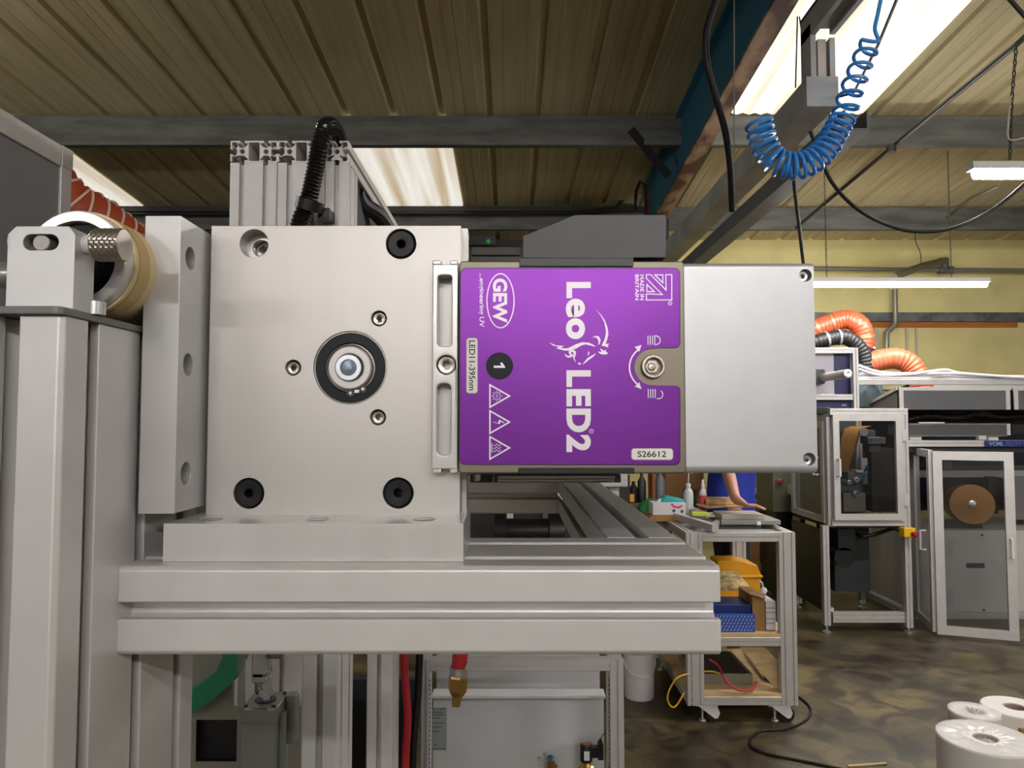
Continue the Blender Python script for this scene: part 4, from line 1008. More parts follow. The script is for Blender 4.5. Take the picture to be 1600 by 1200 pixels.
mb = MB().box(a.x + .02, .2, ztop - .01, a.x + .02 + th, 2.41 + w * .8, ztop + w * .8).box(b.x - th, .2, ztop - .01, b.x, 2.41, ztop + w * .8).box(a.x + .02, .2, ztop + w * .7, b.x, 2.41 + w * .8, ztop + w * .8)
part('upper_run', mb, TR, tr, smooth=0)
part('run_cover', MB().box(a.x + .02 + th, .2, ztop + .01, b.x - th, 2.41, ztop + .02), mat('tan_cover_strip', (176, 164, 146), .5, 0, .03, 9), tr, 'tan cover strip', smooth=0)
a2, b2 = W(1318, 205, 2.85), W(1358, 172, 2.85)
solo('channel_beam', MB().prism([(0, 0), (b2.x - a2.x, 0), (b2.x - a2.x, b2.z - a2.z), (b2.x - a2.x - .01, b2.z - a2.z), (b2.x - a2.x - .01, .012), (.01, .012), (.01, b2.z - a2.z), (0, b2.z - a2.z)], (a2.x, 2.85, a2.z), (1, 0, 0), (0, 0, 1), (0, 1, 0), 3.2), mat('dark_channel_steel', (106, 109, 112), .5, .3, .1, 5), 'dark grey channel beam running beside the square trunking', 'beam', smooth=0)
for i, (x, xb_) in enumerate(((1246, 1243), (1249, 1263))):
    solo('hanger_wire', MB().tube([W(x, 26, 3.0), W(xb_, 137 if i == 0 else 118, 2.95)], .003, 6), DARKST, ['upright hanger wire between rafter and square trunking', 'slanting hanger wire beside the upright one'][i], 'wire')
solo_tube('heavy_black_hose', duct_path([W(1140, -60, 2.6), W(1118, 2, 2.6), W(1104, 50, 2.6), W(1105, 100, 2.62), W(1118, 150, 2.66), W(1133, 205, 2.72), W(1141, 262, 2.8), W(1144, 330, 2.9)]), .0125, RUB, 'heavy black hose hanging along the blue rafter', 'hose', n=14)
solo_tube('thin_rod', [W(1147, -20, 2.9), W(1147, 240, 2.9)], .0025, mat('grey_wire', (140, 136, 128), .5, .3, .05, 9), 'thin grey drop wire hanging in front of the blue rafter', 'wire', n=6)
bc = thing('hanging_cable', 'black cable sagging in a wide loop under the right purlin', 'cable', W(1440, 362, 2.7))
bc['label'] = 'black cable sagging in a wide loop near the batten lamps'
part('cable', MB().tube(duct_path([W(1266, 205, 2.6), W(1278, 235, 2.6), W(1300, 285, 2.62), W(1340, 327, 2.65), (W(1390, 353, 2.7)), W(1435, 362, 2.72), W(1490, 356, 2.75), W(1550, 328, 2.8), W(1600, 288, 2.8), W(1650, 240, 2.8)]), .0068, 10), RUB, bc)
solo_tube('drop_cable', duct_path([W(1240, 240, 2.55), W(1241, 290, 2.55), W(1247, 340, 2.56), W(1254, 400, 2.57), W(1262, 470, 2.58)]), .006, RUB, 'straight black cable dropping behind the silver cover', 'cable')
solo_tube('sloping_conduit', [W(1640, 22, 3.3), W(1590, 68, 3.4), W(1396, 228, 4.9), W(1310, 300, 5.6), W(1244, 356, 6.5)], .014, DARKST, 'dark conduit sloping across the bays to the wall', 'conduit')
solo('conduit_box', MB().lathe([(.03, 0), (.03, .045), (.02, .05)], W(1393, 238, 4.86), (0, 0, 1), 16), DARKST, 'round conduit junction box clamped under the first purlin', 'box')
solo_tube('roof_conduit', [W(1405, -10, 2.5), W(1372, 70, 2.9), W(1334, 145, 3.4), W(1308, 152, 3.5)], .006, DARKST, 'slim dark conduit crossing the bright roof light', 'conduit')
solo_tube('sloping_cable', [W(1480, 340, 5.6), W(1515, 312, 5.3), W(1560, 290, 5.0)], .012, mat('dull_green_conduit', (110, 108, 88), .5, .1, .05, 9), 'dull conduit crossing behind the sagging cable', 'conduit')
solo_tube('corner_rod', [W(1570, -10, 2.6), W(1640, 70, 2.6)], .008, DARKST, 'dark rod crossing the top corner of the roof', 'rod')
solo_tube('white_lamp_flex', duct_path([W(1579, 150, 3.05), W(1576, 190, 3.05), W(1575, 212, 3.05), W(1584, 219, 3.05), W(1630, 208, 3.05)]), .004, mat('cream_flex', (196, 178, 150), .5, 0, .04, 9), 'cream lamp flex hanging beside the chain', 'cable')
mb = MB(); pts = [W(1588, 72, 3.05), W(1584, 120, 3.05), W(1581, 160, 3.05), W(1578, 250, 3.05)]; P = resample(duct_path(pts), .024)
for i, p in enumerate(P):
    u = Vector((1, 0, 0)) if i % 2 else Vector((0, 1, 0))
    mb.tube([p + u * .006 * math.cos(q) + Vector((0, 0, .015 * math.sin(q))) for q in [2 * math.pi * j / 6 for j in range(6)]], .0028, 4, closed=True)
solo('hanging_chain', mb, DARKST, 'dark link chain carrying the lamp under the sloping conduit', 'chain')
solo_tube('wall_wire', duct_path([W(1430, 360, 6.6), W(1431, 378, 6.6), W(1438, 395, 6.6), W(1439, 412, 6.6)]), .004, DARKST, 'thin kinked wire hanging by the yellow wall', 'wire', n=6)
# coiled air hose
YH = 2.2
axis = duct_path([W(1360, 68, YH), W(1348, 95, YH), W(1338, 122, YH), W(1328, 150, YH), W(1320, 178, YH), W(1305, 207, YH), W(1290, 232, YH), W(1268, 252, YH), W(1240, 260, YH), W(1212, 252, YH), W(1197, 232, YH), W(1189, 208, YH), W(1185, 188, YH)], 24)
cum = [0]
for p, q in zip(axis, axis[1:]): cum.append(cum[-1] + (q - p).length)
tot = cum[-1]; turns_at = lambda s: 5.2 * min(s / .36, 1) + 19 * max(0, (s - .36) / .64)
N_ = 900; path = []; j = 0
for i in range(N_ + 1):
    s = i / N_; l = s * tot
    while j < len(cum) - 2 and cum[j + 1] < l: j += 1
    f = (l - cum[j]) / max(cum[j + 1] - cum[j], 1e-9); p = axis[j].lerp(axis[j + 1], f); t_ = (axis[j + 1] - axis[j]).normalized()
    v = Vector((0, 1, 0)); u = v.cross(t_).normalized(); ph = 2 * math.pi * turns_at(s)
    r = .029 + .009 * min(1, s * 1.6)
    path.append(p + (u * math.cos(ph) + v * math.sin(ph)) * r)
mb = MB().tube(path, .0056, 8)
ch = thing('coiled_air_hose', 'blue coiled air hose draped over the square trunking', 'hose', W(1240, 280, YH))
part('coil', mb, BLUEH, ch)
part('tail', MB().tube(duct_path([path[0], W(1371, 64, YH), W(1367, 45, YH), W(1372, 20, YH), W(1380, -20, YH)]), .0062, 8), BLUEH, ch)
# ================================================================== WORK TROLLEY
def Yat(z, py):
    b = 600.0 - py
    return (z - H) * (F * ct - b * st) / (b * ct + F * st)
def on(px, py, z): return W(px, py, Yat(z, py))
def sit(mb, x0, x1, yb, yt, z, d):
    """box standing on level z, its lower front edge seen at yb and its upper front edge at yt"""
    Y = Yat(z, yb); a = W(x0, yb, Y); b = W(x1, yb, Y); t_ = W(x0, yt, Y)
    return mb.box(a.x, Y, z, b.x, Y + d, t_.z)
Y0 = 3.6; Y1 = 4.4
tz = W(1150, 832, Y0).z; xl = W(1073, 960, Y0).x; xr = W(1245, 960, Y0).x
cart = thing('work_trolley', 'aluminium profile work trolley with two plywood shelves on castors', 'trolley', ((xl + xr) / 2, (Y0 + Y1) / 2, 0))
lb = W(1073, 1103, Y0).z; lw = W(1099, 960, Y0).x - xl
for x in (xl, xr - lw):
    for y in (Y0, Y1 - .04):
        mb = MB(); prof(mb, x, y, lb, x + lw, y + .042, tz, 'z', 2, 1, .006)
        part('leg', mb, ALUF, cart)
def rails(z1, h, name):
    for y in (Y0, Y1 - .04):
        mb = MB(); prof(mb, xl + lw, y, z1 - h, xr - lw, y + .04, z1, 'x', 1, 1, .007); part(name, mb, ALUF, cart)
    for x in (xl, xr - .042):
        mb = MB(); prof(mb, x, Y0 + .042, z1 - h, x + .042, Y1 - .04, z1, 'y', 1, 1, .007); part(name, mb, ALUF, cart)
rails(tz, .045, 'top_rail')
zm = W(1150, 996, Y0).z; zl = W(1150, 1089, Y0).z
rails(zm, .042, 'shelf_rail'); rails(zl, .04, 'shelf_rail')
part('shelf_board', MB().box(xl + .03, Y0 + .002, zm, xr - .03, Y1 - .03, zm + .018), WOOD, cart, 'plywood shelf')
part('shelf_board', MB().box(xl + .002, Y0 + .002, zl, xr - .03, Y1 - .03, zl + .016), WOOD, cart, 'plywood shelf')
for k in range(3):      # slotted bars and slats across the top
    y = Y0 + .16 + k * .2
    mb = MB(); prof(mb, xl + .042, y, tz - .045, xr - .042, y + .05, tz - .012, 'x', 1, 1, .008); part('cross_bar', mb, ALUF, cart)
part('top_board', MB().box(xl + .045, Y0 + .08, tz - .052, xr - .045, Y1 - .05, tz - .046), mat('grey_board', (96, 96, 96), .6, 0, .06, 6), cart)
for x, y in ((W(1108, 1110, Y0).x, Y0 + .01), (W(1222, 1110, Y0).x, Y0 + .01), (xl + .05, Y1 - .07), (xr - .05, Y1 - .07)):
    mb = MB(); mb.prism([(-.055, lb), (.04, lb), (.055, .045), (.045, .022), (.03, .02), (-.01, .05)], (x, y, 0), (1, 0, 0), (0, 0, 1), (0, 1, 0), .004)
    mb.prism([(-.055, lb), (.04, lb), (.055, .045), (.045, .022), (.03, .02), (-.01, .05)], (x, y + .036, 0), (1, 0, 0), (0, 0, 1), (0, 1, 0), .004)
    mb.box(x - .06, y - .004, lb - .004, x + .045, y + .05, lb)
    c = part('castor', mb, WHITEPL, cart, smooth=0)
    part('wheel', MB().cyl((x + .03, y + .006, .036), (x + .03, y + .034, .036), .036, n=24), RUB, c)
    part('levelling_foot', MB().lathe([(.02, 0), (.02, .006), (.008, .014), (.006, .02), (.006, lb)], (x - .025, y + .02, .002), (0, 0, 1), 14), STEEL, c)
# ---- on the trolley top
T0 = tz
t = thing('sheet_plate', 'thick grey steel plate lying on the trolley top', 'plate', on(1170, 822, T0))
mb = MB(); sit(mb, 1127, 1220, 820, 813, T0 + .012, .22); part('plate', mb, mat('dull_steel_plate', (150, 150, 142), .5, .3, .06, 5), t, bev=.002)
mb = MB(); sit(mb, 1128, 1195, 812, 804, T0 + .035, .17); part('upper_plate', mb, mat('pale_steel_plate', (182, 178, 166), .5, .2, .06, 5), t, bev=.002)
mb = MB(); sit(mb, 1183, 1189, 820.5, 815, T0 + .011, .004); part('tag', mb, LBL, t, smooth=0)
mb = MB()
c0 = on(1140, 800, T0 + .06)
solo('packing_sheets', MB().prism([(0, -.06), (.12, 0), (.29, .03), (.27, .16), (.1, .22), (-.02, .1)], (W(1098, 795, 4.12).x, 4.1, T0 + .06), (1, 0, 0), (0, 1, 0), (0, 0, 1), .012).prism([(.02, .02), (.2, .05), (.2, .17), (.05, .2)], (W(1098, 795, 4.12).x, 4.1, T0 + .072), (1, 0, 0), (0, 1, 0), (0, 0, 1), .03), mat('printed_kraft_sheets', (172, 134, 88), .65, 0, .3, 16, rgb2=(186, 150, 104)), 'loose brown printed sheets under the leaning hand', 'sheets', bev=.004)
solo('bar_stack', MB().bar(on(1062, 813, T0 + .004) + Vector((-.05, .2, .02)), on(1118, 832, T0 + .004) + Vector((0, -.0, .02)), .035, .035), ALUF, 'grey aluminium bar lying aslant on the trolley top', 'bar')
solo('steel_strip', MB().bar(on(1085, 806, T0) + Vector((-.04, .16, .05)), on(1110, 822, T0) + Vector((0, 0, .05)), .05, .008), STEEL, 'bright steel strip on the aslant bar', 'strip')
mb = MB().cyl(on(1112, 830, T0) + Vector((0, 0, .018)), on(1122, 824, T0) + Vector((0, .02, .018)), .018, n=16)
solo('chuck', mb, STEEL, 'small shiny turned part at the end of the aslant bar', 'part')
solo('lime_pad', MB().prism([(0, 0), (.09, -.01), (.085, .06), (.01, .07)], on(1086, 808, T0 + .05) + Vector((-.0, .05, 0)), (1, 0, 0), (0, 1, 0), (0, 0, 1), .014), mat('lime_paper', (192, 220, 70), .6, 0, .04, 9), 'lime green paper pad beside the steel plate', 'pad')
# tissue box with its pink smile and two dots
p = on(1037, 805, T0 + .03); wd_ = .165
tb = thing('tissue_box', 'white tissue box with a pink curved stripe on the trolley', 'box', p)
xa = W(1020, 805, p.y).x; xb = W(1072, 805, p.y).x; zt = W(1040, 786, p.y).z
part('carton', MB().box(xa, p.y, p.z, xb, p.y + .12, zt), WHITEPL, tb, bev=.002)
mb = MB(); stroke(mb, [(1049, 787), (1053, 791.5), (1060, 793), (1066, 790.5)], 3, p.y - .0004); part('stripe', mb, mat('pink_ink', (226, 52, 120), .5, 0, .03, 9), tb, smooth=0)
mb = MB()
for x, y in ((1053, 798), (1065.5, 799)): poly_px(mb, circ(x, y, 2.6, 12), p.y - .0004)
part('dot', mb, mat('grey_dot', (90, 92, 108), .5, 0, .03, 9), tb, smooth=0)
part('slot_film', MB().prism([(xa + .03, 0), (xb - .03, 0), (xb - .04, .012), (xa + .05, .02)], (0, p.y + .05, zt - .001), (1, 0, 0), (0, 0, 1), (0, 1, 0), .03), WHITEPL, tb)
solo('cardboard_pad', MB().box(xa - .02, p.y - .02, T0, xb + .03, p.y + .16, T0 + .028), CARD, 'flat piece of brown cardboard under the tissue box', 'cardboard')
mb = MB(); q = W(1018, 783, 4.2)
solo('green_bag', MB().prism([(0, 0), (.2, 0), (.21, .05), (.17, .085), (.06, .095), (.0, .05)], (W(999, 790, 4.2).x, 4.2, T0), (1, 0, 0), (0, 0, 1), (0, 1, 0), .1), mat('green_bag', (30, 128, 58), .4, 0, .2, 12), 'green plastic bag behind the tissue box', 'bag', bev=.015)
solo('teal_wipes', MB().prism([(0, 0), (.13, 0), (.13, .03), (.03, .05), (0, .03)], (W(1033, 780, 4.05).x, 4.06, T0 + .08), (1, 0, 0), (0, 0, 1), (0, 1, 0), .07), mat('teal_pack', (40, 160, 164), .4, 0, .08, 12), 'teal wipes packet lying behind the tissue box', 'packet', bev=.01)
# wash bottle, spray bottle
def bottle(name, label, px, yb, z, r, h, m, capm, parts_):
    p = on(px, yb, z); t = thing(name, label, 'bottle', p)
    part('bottle_body', MB().lathe([(r * .9, 0), (r, .004), (r, h * .74), (r * .8, h * .86), (r * .42, h * .93), (r * .42, h)], p, (0, 0, 1), 24), m, t)
    part('cap', MB().lathe([(r * .5, 0), (r * .5, h * .09), (r * .3, h * .11)], p + Vector((0, 0, h * .985)), (0, 0, 1), 20), capm, t)
    for nm, mb_, mm in parts_(p, r, h): part(nm, mb_, mm, t)
    return t
bottle('wash_bottle', 'milky wash bottle with a bent spout on the trolley', 1076, 806, T0 + .01, .027, .165, MILKY, WHITEPL, lambda p, r, h: [('spout', MB().tube(duct_path([p + Vector((0, 0, h * 1.08)), p + Vector((.001, 0, h * 1.3)), p + Vector((.006, 0, h * 1.47)), p + Vector((.014, 0, h * 1.5)), p + Vector((.022, 0, h * 1.42))], 4), .0035, 8), MILKY)])
bottle('spray_bottle', 'slim white bottle with a pink label beside the wash bottle', 1098.5, 801, T0 + .02, .021, .145, WHITEPL, WHITEPL, lambda p, r, h: [('label_band', MB().lathe([(r * 1.02, h * .1), (r * 1.02, h * .3), (r * 1.0, h * .3)], p, (0, 0, 1), 24).lathe([(r * 1.02, h * .34), (r * 1.02, h * .68), (r * 1.0, h * .68)], p, (0, 0, 1), 24), mat('pink_label', (232, 92, 104), .5, 0, .05, 9)), ('nozzle', MB().lathe([(r * .4, h * 1.09), (r * .28, h * 1.25), (r * .1, h * 1.3)], p, (0, 0, 1), 14), WHITEPL)])
solo('clear_jug', MB().lathe([(.05, 0), (.058, .11), (.06, .112), (.056, .112), (.048, .004), (0, .004)], on(1083, 795, T0 + .01), (0, 0, 1), 24), glass('clear_plastic_jug', (215, 215, 205), .12), 'clear plastic jug behind the wash bottle', 'jug')
solo('carton_box', MB().pbox(1040, 720, 1100, 796.5, 5.05, .3), CARD, 'tall brown cardboard carton behind the trolley', 'carton', bev=.004)
for i, (x, w_, yt, lab, m) in enumerate(((990, 14, 752, 'dark bottle with a yellow label behind the green bag', BLKP), (1003, 13, 738, 'tall black bottle behind the green bag', BLKP), (1032, 15, 735, 'grey canister beside the cardboard carton', mat('grey_canister', (120, 122, 128), .4, .3, .05, 9)))):
    p = W(x, 795, 4.9); zt = W(x, yt, 4.9).z; r = w_ / 2 * 4.9 / F
    solo('bottle', MB().lathe([(r, T0 - p.z), (r, (zt - p.z) * .75), (r * .4, (zt - p.z) * .88), (r * .4, zt - p.z)], p, (0, 0, 1), 16), m, lab, 'bottle')
o = bpy.data.objects['bottle']; 
p = W(985, 785, 4.86); mb = MB().pbox(982.5, 772, 991, 784, 4.86, .004); o2_ = bake('paper_label', mb, YEL, o.location, 0); o2_.parent = o
solo('rear_bench', MB().pbox(960, 797, 1098, 804, 4.98, .6).pbox(965, 804, 975, 900, 5.0, .05).pbox(1088, 804, 1096, 900, 5.0, .05), mat('grey_bench', (88, 88, 90), .5, 0, .05, 6), 'dark grey bench carrying the carton and bottles', 'bench')
# ---- on the middle shelf
S1 = zm + .018
t = thing('blue_box', 'blue box with white chequered print on the middle shelf', 'box', on(1150, 986, S1))
Yb_ = Yat(S1, 988); a = W(1105, 988, Yb_); b = W(1180, 988, Yb_); zt = W(1120, 960, Yb_).z
part('carton', MB().box(a.x, Yb_, S1, b.x, Yb_ + .2, zt), mat('blue_print', (44, 76, 166), .45, 0, .05, 9), t, bev=.002)
mb = MB()
for r_ in range(5):
    for k in range(13):
        x = 1108 + k * 5.4 + (r_ % 2) * 2.7; y = 963 + r_ * 5.2
        if x < 1176: poly_px(mb, [(x, y + 2), (x + 2.2, y - 1.4), (x + 3.6, y - 1.4), (x + 1.4, y + 2)], Yb_ - .0008)
part('print_marks', mb, mat('pale_blue_ink2', (176, 190, 226), .5, 0, .03, 9), t, smooth=0)
part('lid', MB().box(a.x, Yb_ + .03, zt, b.x - .01, Yb_ + .2, zt + .04), mat('dark_blue_lid', (30, 48, 112), .35, 0, .08, 9), t, bev=.004)
solo('folded_prints', MB().prism([(0, 0), (.17, 0), (.15, .2), (.02, .2)], (W(1124, 945, 3.9).x, 3.9, zt + .05), (1, 0, 0), (0, 1, .25), (0, 0, 1), .012), mat('printed_scraps', (196, 160, 116), .6, 0, .35, 24, rgb2=(214, 190, 130)), 'printed brown scraps lying on the blue box', 'paper')
t = thing('document_box', 'open cardboard box with white papers on the middle shelf', 'box', on(1195, 983, S1))
Yd = Yat(S1, 985); a = W(1176, 985, Yd); b = W(1196, 985, Yd); zt2 = W(1190, 932, Yd).z
part('carton', MB().box(a.x, Yd, S1, b.x, Yd + .22, zt2), CARD, t, bev=.002)
part('flap', MB().bar((a.x - .01, Yd + .02, zt2 + .02), (b.x, Yd, zt2), .1, .004, (0, 0, 1)), CARD, t, smooth=0)
part('papers', MB().pbox(1197, 940, 1212, 984, Yd - .005, .18), WHITEPL, t)
mb = MB()
for y in (949, 956, 966, 973): mb.pbox(1198, y, 1211, y + 2, Yd - .007, .002)
part('print', mb, mat('grey_print2', (170, 168, 176), .5, 0, .03, 9), t, smooth=0)
solo('yellow_bin', MB().prism([(0, 0), (.225, 0), (.245, .16), (.22, .22), (.13, .245), (0, .245)], (W(1122, 930, 4.15).x, 4.15, S1), (1, 0, 0), (0, 0, 1), (0, 1, 0), .16).prism([(-.01, .15), (.25, .15), (.25, .165), (-.01, .165)], (W(1122, 930, 4.15).x, 4.14, S1), (1, 0, 0), (0, 0, 1), (0, 1, 0), .18), YEL, 'yellow plastic bin standing on the middle shelf', 'bin', bev=.006)
t = thing('adapter_plug', 'white plug and black adapter lying on the cardboard box', 'plug', W(1192, 925, 3.8))
part('plug_body', MB().lathe([(.012, 0), (.018, .006), (.018, .02), (.01, .03)], W(1192, 924, 3.8) + Vector((0, 0, -.01)), (.2, -.2, 1), 16), WHITEPL, t)
part('flex', MB().tube(duct_path([W(1192, 918, 3.8), W(1191, 911, 3.8), W(1187, 908.5, 3.8), W(1182, 911, 3.82)]), .004, 8), WHITEPL, t)
part('adapter', MB().bar(W(1200, 924, 3.8), W(1196, 936, 3.8), .03, .03), BLKP, t)
# ---- on the lower shelf
S2 = zl + .016
solo('steel_tray', MB().box(W(1090, 1070, 3.68).x, Yat(S2, 1069), S2, W(1181, 1070, 3.68).x, Yat(S2, 1069) + .36, W(1150, 1053, Yat(S2, 1069)).z), mat('galvanised_tray', (146, 144, 132), .4, .5, .08, 6), 'shallow steel tray with a dark top on the lower shelf', 'tray', bev=.002)
o = bpy.data.objects['steel_tray']; zt3 = W(1150, 1053, Yat(S2, 1069)).z; y_ = Yat(S2, 1069)
o3 = bake('dark_mat', MB().box(W(1090, 1070, 3.68).x + .004, y_ + .006, zt3, W(1181, 1070, 3.68).x - .02, y_ + .35, zt3 + .003), mat('charcoal_mat', (54, 54, 54), .5, 0, .06, 9), o.location, 0); o3.parent = o
solo('plywood_rest', MB().prism([(0, 0), (.05, 0), (.05, .1), (-.15, .3), (-.26, .3)], (W(1212, 1075, 3.66).x, 3.66, S2), (1, 0, 0), (0, .0, 1), (0, 1, 0), .02), WOOD, 'plywood upright board on the lower shelf', 'board', bev=.002)
solo('slanting_rod', MB().bar(on(1198, 1058, S2 + .02), on(1166, 1012, S2 + .02) + Vector((0, 0, .02)), .012, .02), mat('tarnished_rod', (120, 112, 92), .4, .5, .1, 9), 'tarnished flat bar leaning on the lower shelf', 'bar')
solo('rod_foot', MB().lathe([(.02, 0), (.02, .012), (.012, .03)], on(1200, 1063, S2), (0, 0, 1), 14).bar(on(1203, 1060, S2 + .01), on(1212, 1064, S2 + .01), .05, .02), GALV, 'grey metal foot at the end of the flat bar', 'bracket')
solo('brown_sheet', MB().prism([(0, 0), (.16, 0), (.17, .12), (.1, .17), (-.02, .14)], (W(1128, 1020, 4.1).x, 4.0, S2 + .09), (1, 0, 0), (0, .6, .6), (0, -.3, .3), .006), CARD, 'brown cardboard piece behind the steel tray', 'cardboard')
solo_tube('red_lead', duct_path([W(1108, 1030, 3.75), W(1122, 1040, 3.72), W(1132, 1060, 3.62), W(1146, 1074, 3.6), W(1162, 1079, 3.6), W(1176, 1076, 3.61), W(1182, 1066, 3.66)]), .006, mat('red_lead', (196, 56, 72), .4, 0, .05, 9), 'red hose curving over the lower shelf', 'hose')
solo_tube('yellow_lead', duct_path([W(1125, 1052, 3.7), W(1105, 1049, 3.66), W(1064, 1056, 3.58), W(1050, 1070, 3.58), W(1043, 1088, 3.58), W(1046, 1101, 3.58), W(1053, 1105, 3.58), W(1060, 1098, 3.58), W(1069, 1082, 3.585)]), .0042, mat('yellow_lead', (230, 182, 40), .4, 0, .05, 9), 'yellow lead hanging in a loop beside the trolley leg', 'lead')
# white bucket
p = on(999, 1088, 0); r = 23.5 * p.y / F
bu = thing('white_bucket', 'white plastic bucket standing on the floor by the cabinet', 'bucket', p)
part('pail', MB().lathe([(r * .93, 0), (r * .95, .01), (r * 1.0, .215), (r * 1.05, .216), (r * 1.05, .235), (r, .235), (r * .9, .01), (0, .01)], p, (0, 0, 1), 36), WHITEPL, bu)
part('bail', MB().tube([p + Vector((r * 1.04 * math.cos(a), -abs(r * 1.06 * math.sin(a)), .2 - .075 * abs(math.sin(a)))) for a in [math.pi * k / 20 for k in range(21)]], .003, 8), WHITEPL, bu)
# floor cables
solo_tube('floor_cable', duct_path([on(1247, 1088, .006), on(1262, 1100, .006), on(1267, 1113, .006), on(1255, 1128, .006), on(1225, 1139, .006), on(1190, 1142, .006), on(1175, 1152, .006), on(1174, 1166, .006), on(1200, 1178, .006), on(1260, 1190, .006), on(1330, 1204, .006), on(1420, 1215, .006)]), .006, RUB, 'black cable snaking over the concrete floor', 'cable')
solo('wood_splinter', MB().bar(on(1325, 1197, .004), on(1385, 1193, .004), .012, .006), WOOD, 'thin wooden stick lying on the floor', 'stick')
# film rolls
FILMW = mat('glossy_stretch_film', (232, 230, 228), .12, 0, .03, 9, .3, coat=.6)
def roll(label, px, py, rp, h, core, m, wrap=False):
    Y = Yat(h, py); p = W(px, py, Y); r = rp * Y / 1176.0
    t = thing('film_roll', label, 'roll', (p.x, Y, 0))
    o = Vector((p.x, Y, 0))
    part('wound_film', MB().lathe([(core, .002), (r - .004, 0), (r, .004), (r, h - .004), (r - .004, h), (core, h), (core, .002)], o, (0, 0, 1), 64), m, t)
    part('core_tube', MB().lathe([(core, h - .003), (core - .006, h - .003), (core - .006, .01), (0, .01)], o, (0, 0, 1), 32, True), mat('grey_core', (158, 142, 136), .6, 0, .06, 9), t)
    if wrap:
        random.seed(int(px)); mb = MB(); n = 40; vs = [o + Vector((0, 0, h - .002))]; fs = []
        for j in range(1, 7):
            for k in range(n):
                rr = r * j / 6; dz = (.006 * math.sin(k * 2.1) * (1 - j / 6) + random.uniform(-.003, .003)) if j < 6 else 0
                vs.append(o + Vector((rr * math.cos(2 * math.pi * k / n), rr * math.sin(2 * math.pi * k / n), h + .004 + dz - (.02 if j == 1 else .008 if j == 2 else 0))))
        for k in range(n): fs.append((0, 1 + k, 1 + (k + 1) % n))
        for j in range(5):
            for k in range(n): fs.append((1 + j * n + k, 1 + (j + 1) * n + k, 1 + (j + 1) * n + (k + 1) % n, 1 + j * n + (k + 1) % n))
        mb.add(vs, fs); part('stretch_wrap', mb, mat('clear_stretch_wrap', (236, 234, 234), .15, 0, .03, 9, alpha=.55), t, smooth=60)
    return t
roll('large white film roll with wrapped top, nearest of the floor rolls', 1540, 1153, 68, .36, .04, FILM, True)
roll('small wrapped white film roll behind the large one', 1522, 1111, 36, .36, .038, FILM, True)
roll('white film roll with an open grey core', 1586, 1104, 47, .36, .04, FILM)
solo('floor_carton', MB().box(W(1596, 1150, 2.75).x, 2.75, 0, W(1596, 1150, 2.75).x + .2, 2.95, W(1600, 1140, 2.75).z), CARD, 'tan box edge beside the open core film roll', 'box')
# ================================================================== THE PERSON behind the trolley
SKIN = mat('skin', (186, 128, 98), .5, 0, .05, 14, rgb2=(190, 134, 106))
SHIRT = mat('royal_blue_shirt', (30, 52, 160), .75, 0, .12, 9)
TROU = mat('dark_trousers', (34, 34, 40), .8, 0, .08, 9)
HAIR = mat('dark_hair', (44, 34, 28), .6, 0, .2, 30)
def skinned(name, V, E, m, parent, root=0, lvl=2):
    """continuous surface grown round connected joints: V holds (x, y, z, radius)"""
    l = ORG[parent.name] if parent else Vector((0, 0, 0))
    me = bpy.data.meshes.new(name); me.from_pydata([tuple(Vector(v[:3]) - l) for v in V], E, [])
    o = bpy.data.objects.new(name, me); C.objects.link(o)
    sk = o.modifiers.new('skin', 'SKIN'); sk.use_smooth_shade = True
    for i, v in enumerate(V):
        d = me.skin_vertices[0].data[i]; r = v[3]; d.radius = r if isinstance(r, tuple) else (r, r); d.use_root = (i == root)
    sb_ = o.modifiers.new('subdivision', 'SUBSURF'); sb_.levels = lvl; sb_.render_levels = lvl
    me.materials.append(m)
    if parent: o.parent = parent
    ORG[o.name] = l
    return o
hp = on(1162, 797, T0 + .085)            # the hand that leans on the sheets
px_, py_ = W(1143, 760, 4.72).x, 4.72
pe = thing('person', 'person in a royal blue T-shirt leaning one straight arm on the trolley', 'person', (px_, py_, 0))
pel = (px_ - .02, py_, .93); ch_ = (px_ + .03, py_, 1.28)
sh_r = (px_ - .02, py_ - .17, 1.38); sh_l = (px_ + .045, py_ + .17, 1.40)
elb = (W(1134, 725, 4.5).x, 4.5, W(1134, 725, 4.5).z); wr = (hp.x - .03, hp.y + .03, hp.z + .05)
V = [pel + (.11,), (px_, py_, 1.08, .125), ch_ + (.14,), (px_ + .05, py_, 1.42, .085), (px_ + .075, py_, 1.49, .055), (px_ + .10, py_, 1.56, .075), (px_ + .105, py_, 1.64, .098), (px_ + .09, py_, 1.71, .075),
     sh_r + (.062,), (px_ - .02, py_ - .2, 1.25, .046), elb + (.042,), ((elb[0] + wr[0]) / 2, (elb[1] + wr[1]) / 2, (elb[2] + wr[2]) / 2, .038), wr + (.026,), (hp.x, hp.y, hp.z + .025, .024),
     sh_l + (.062,), (px_ + .03, py_ + .24, 1.18, .044), (px_ - .02, py_ + .25, 1.10, .038), (px_ - .0, py_ + .22, .90, .025), (px_ + .01, py_ + .21, .85, .024),
     (px_ - .02, py_ - .1, .86, .08), (px_ + .0, py_ - .11, .5, .062), (px_ - .03, py_ - .11, .09, .042), (px_ + .12, py_ - .12, .035, .035),
     (px_ - .02, py_ + .1, .86, .08), (px_ + .0, py_ + .11, .5, .062), (px_ - .03, py_ + .11, .09, .042), (px_ + .12, py_ + .12, .035, .035)]
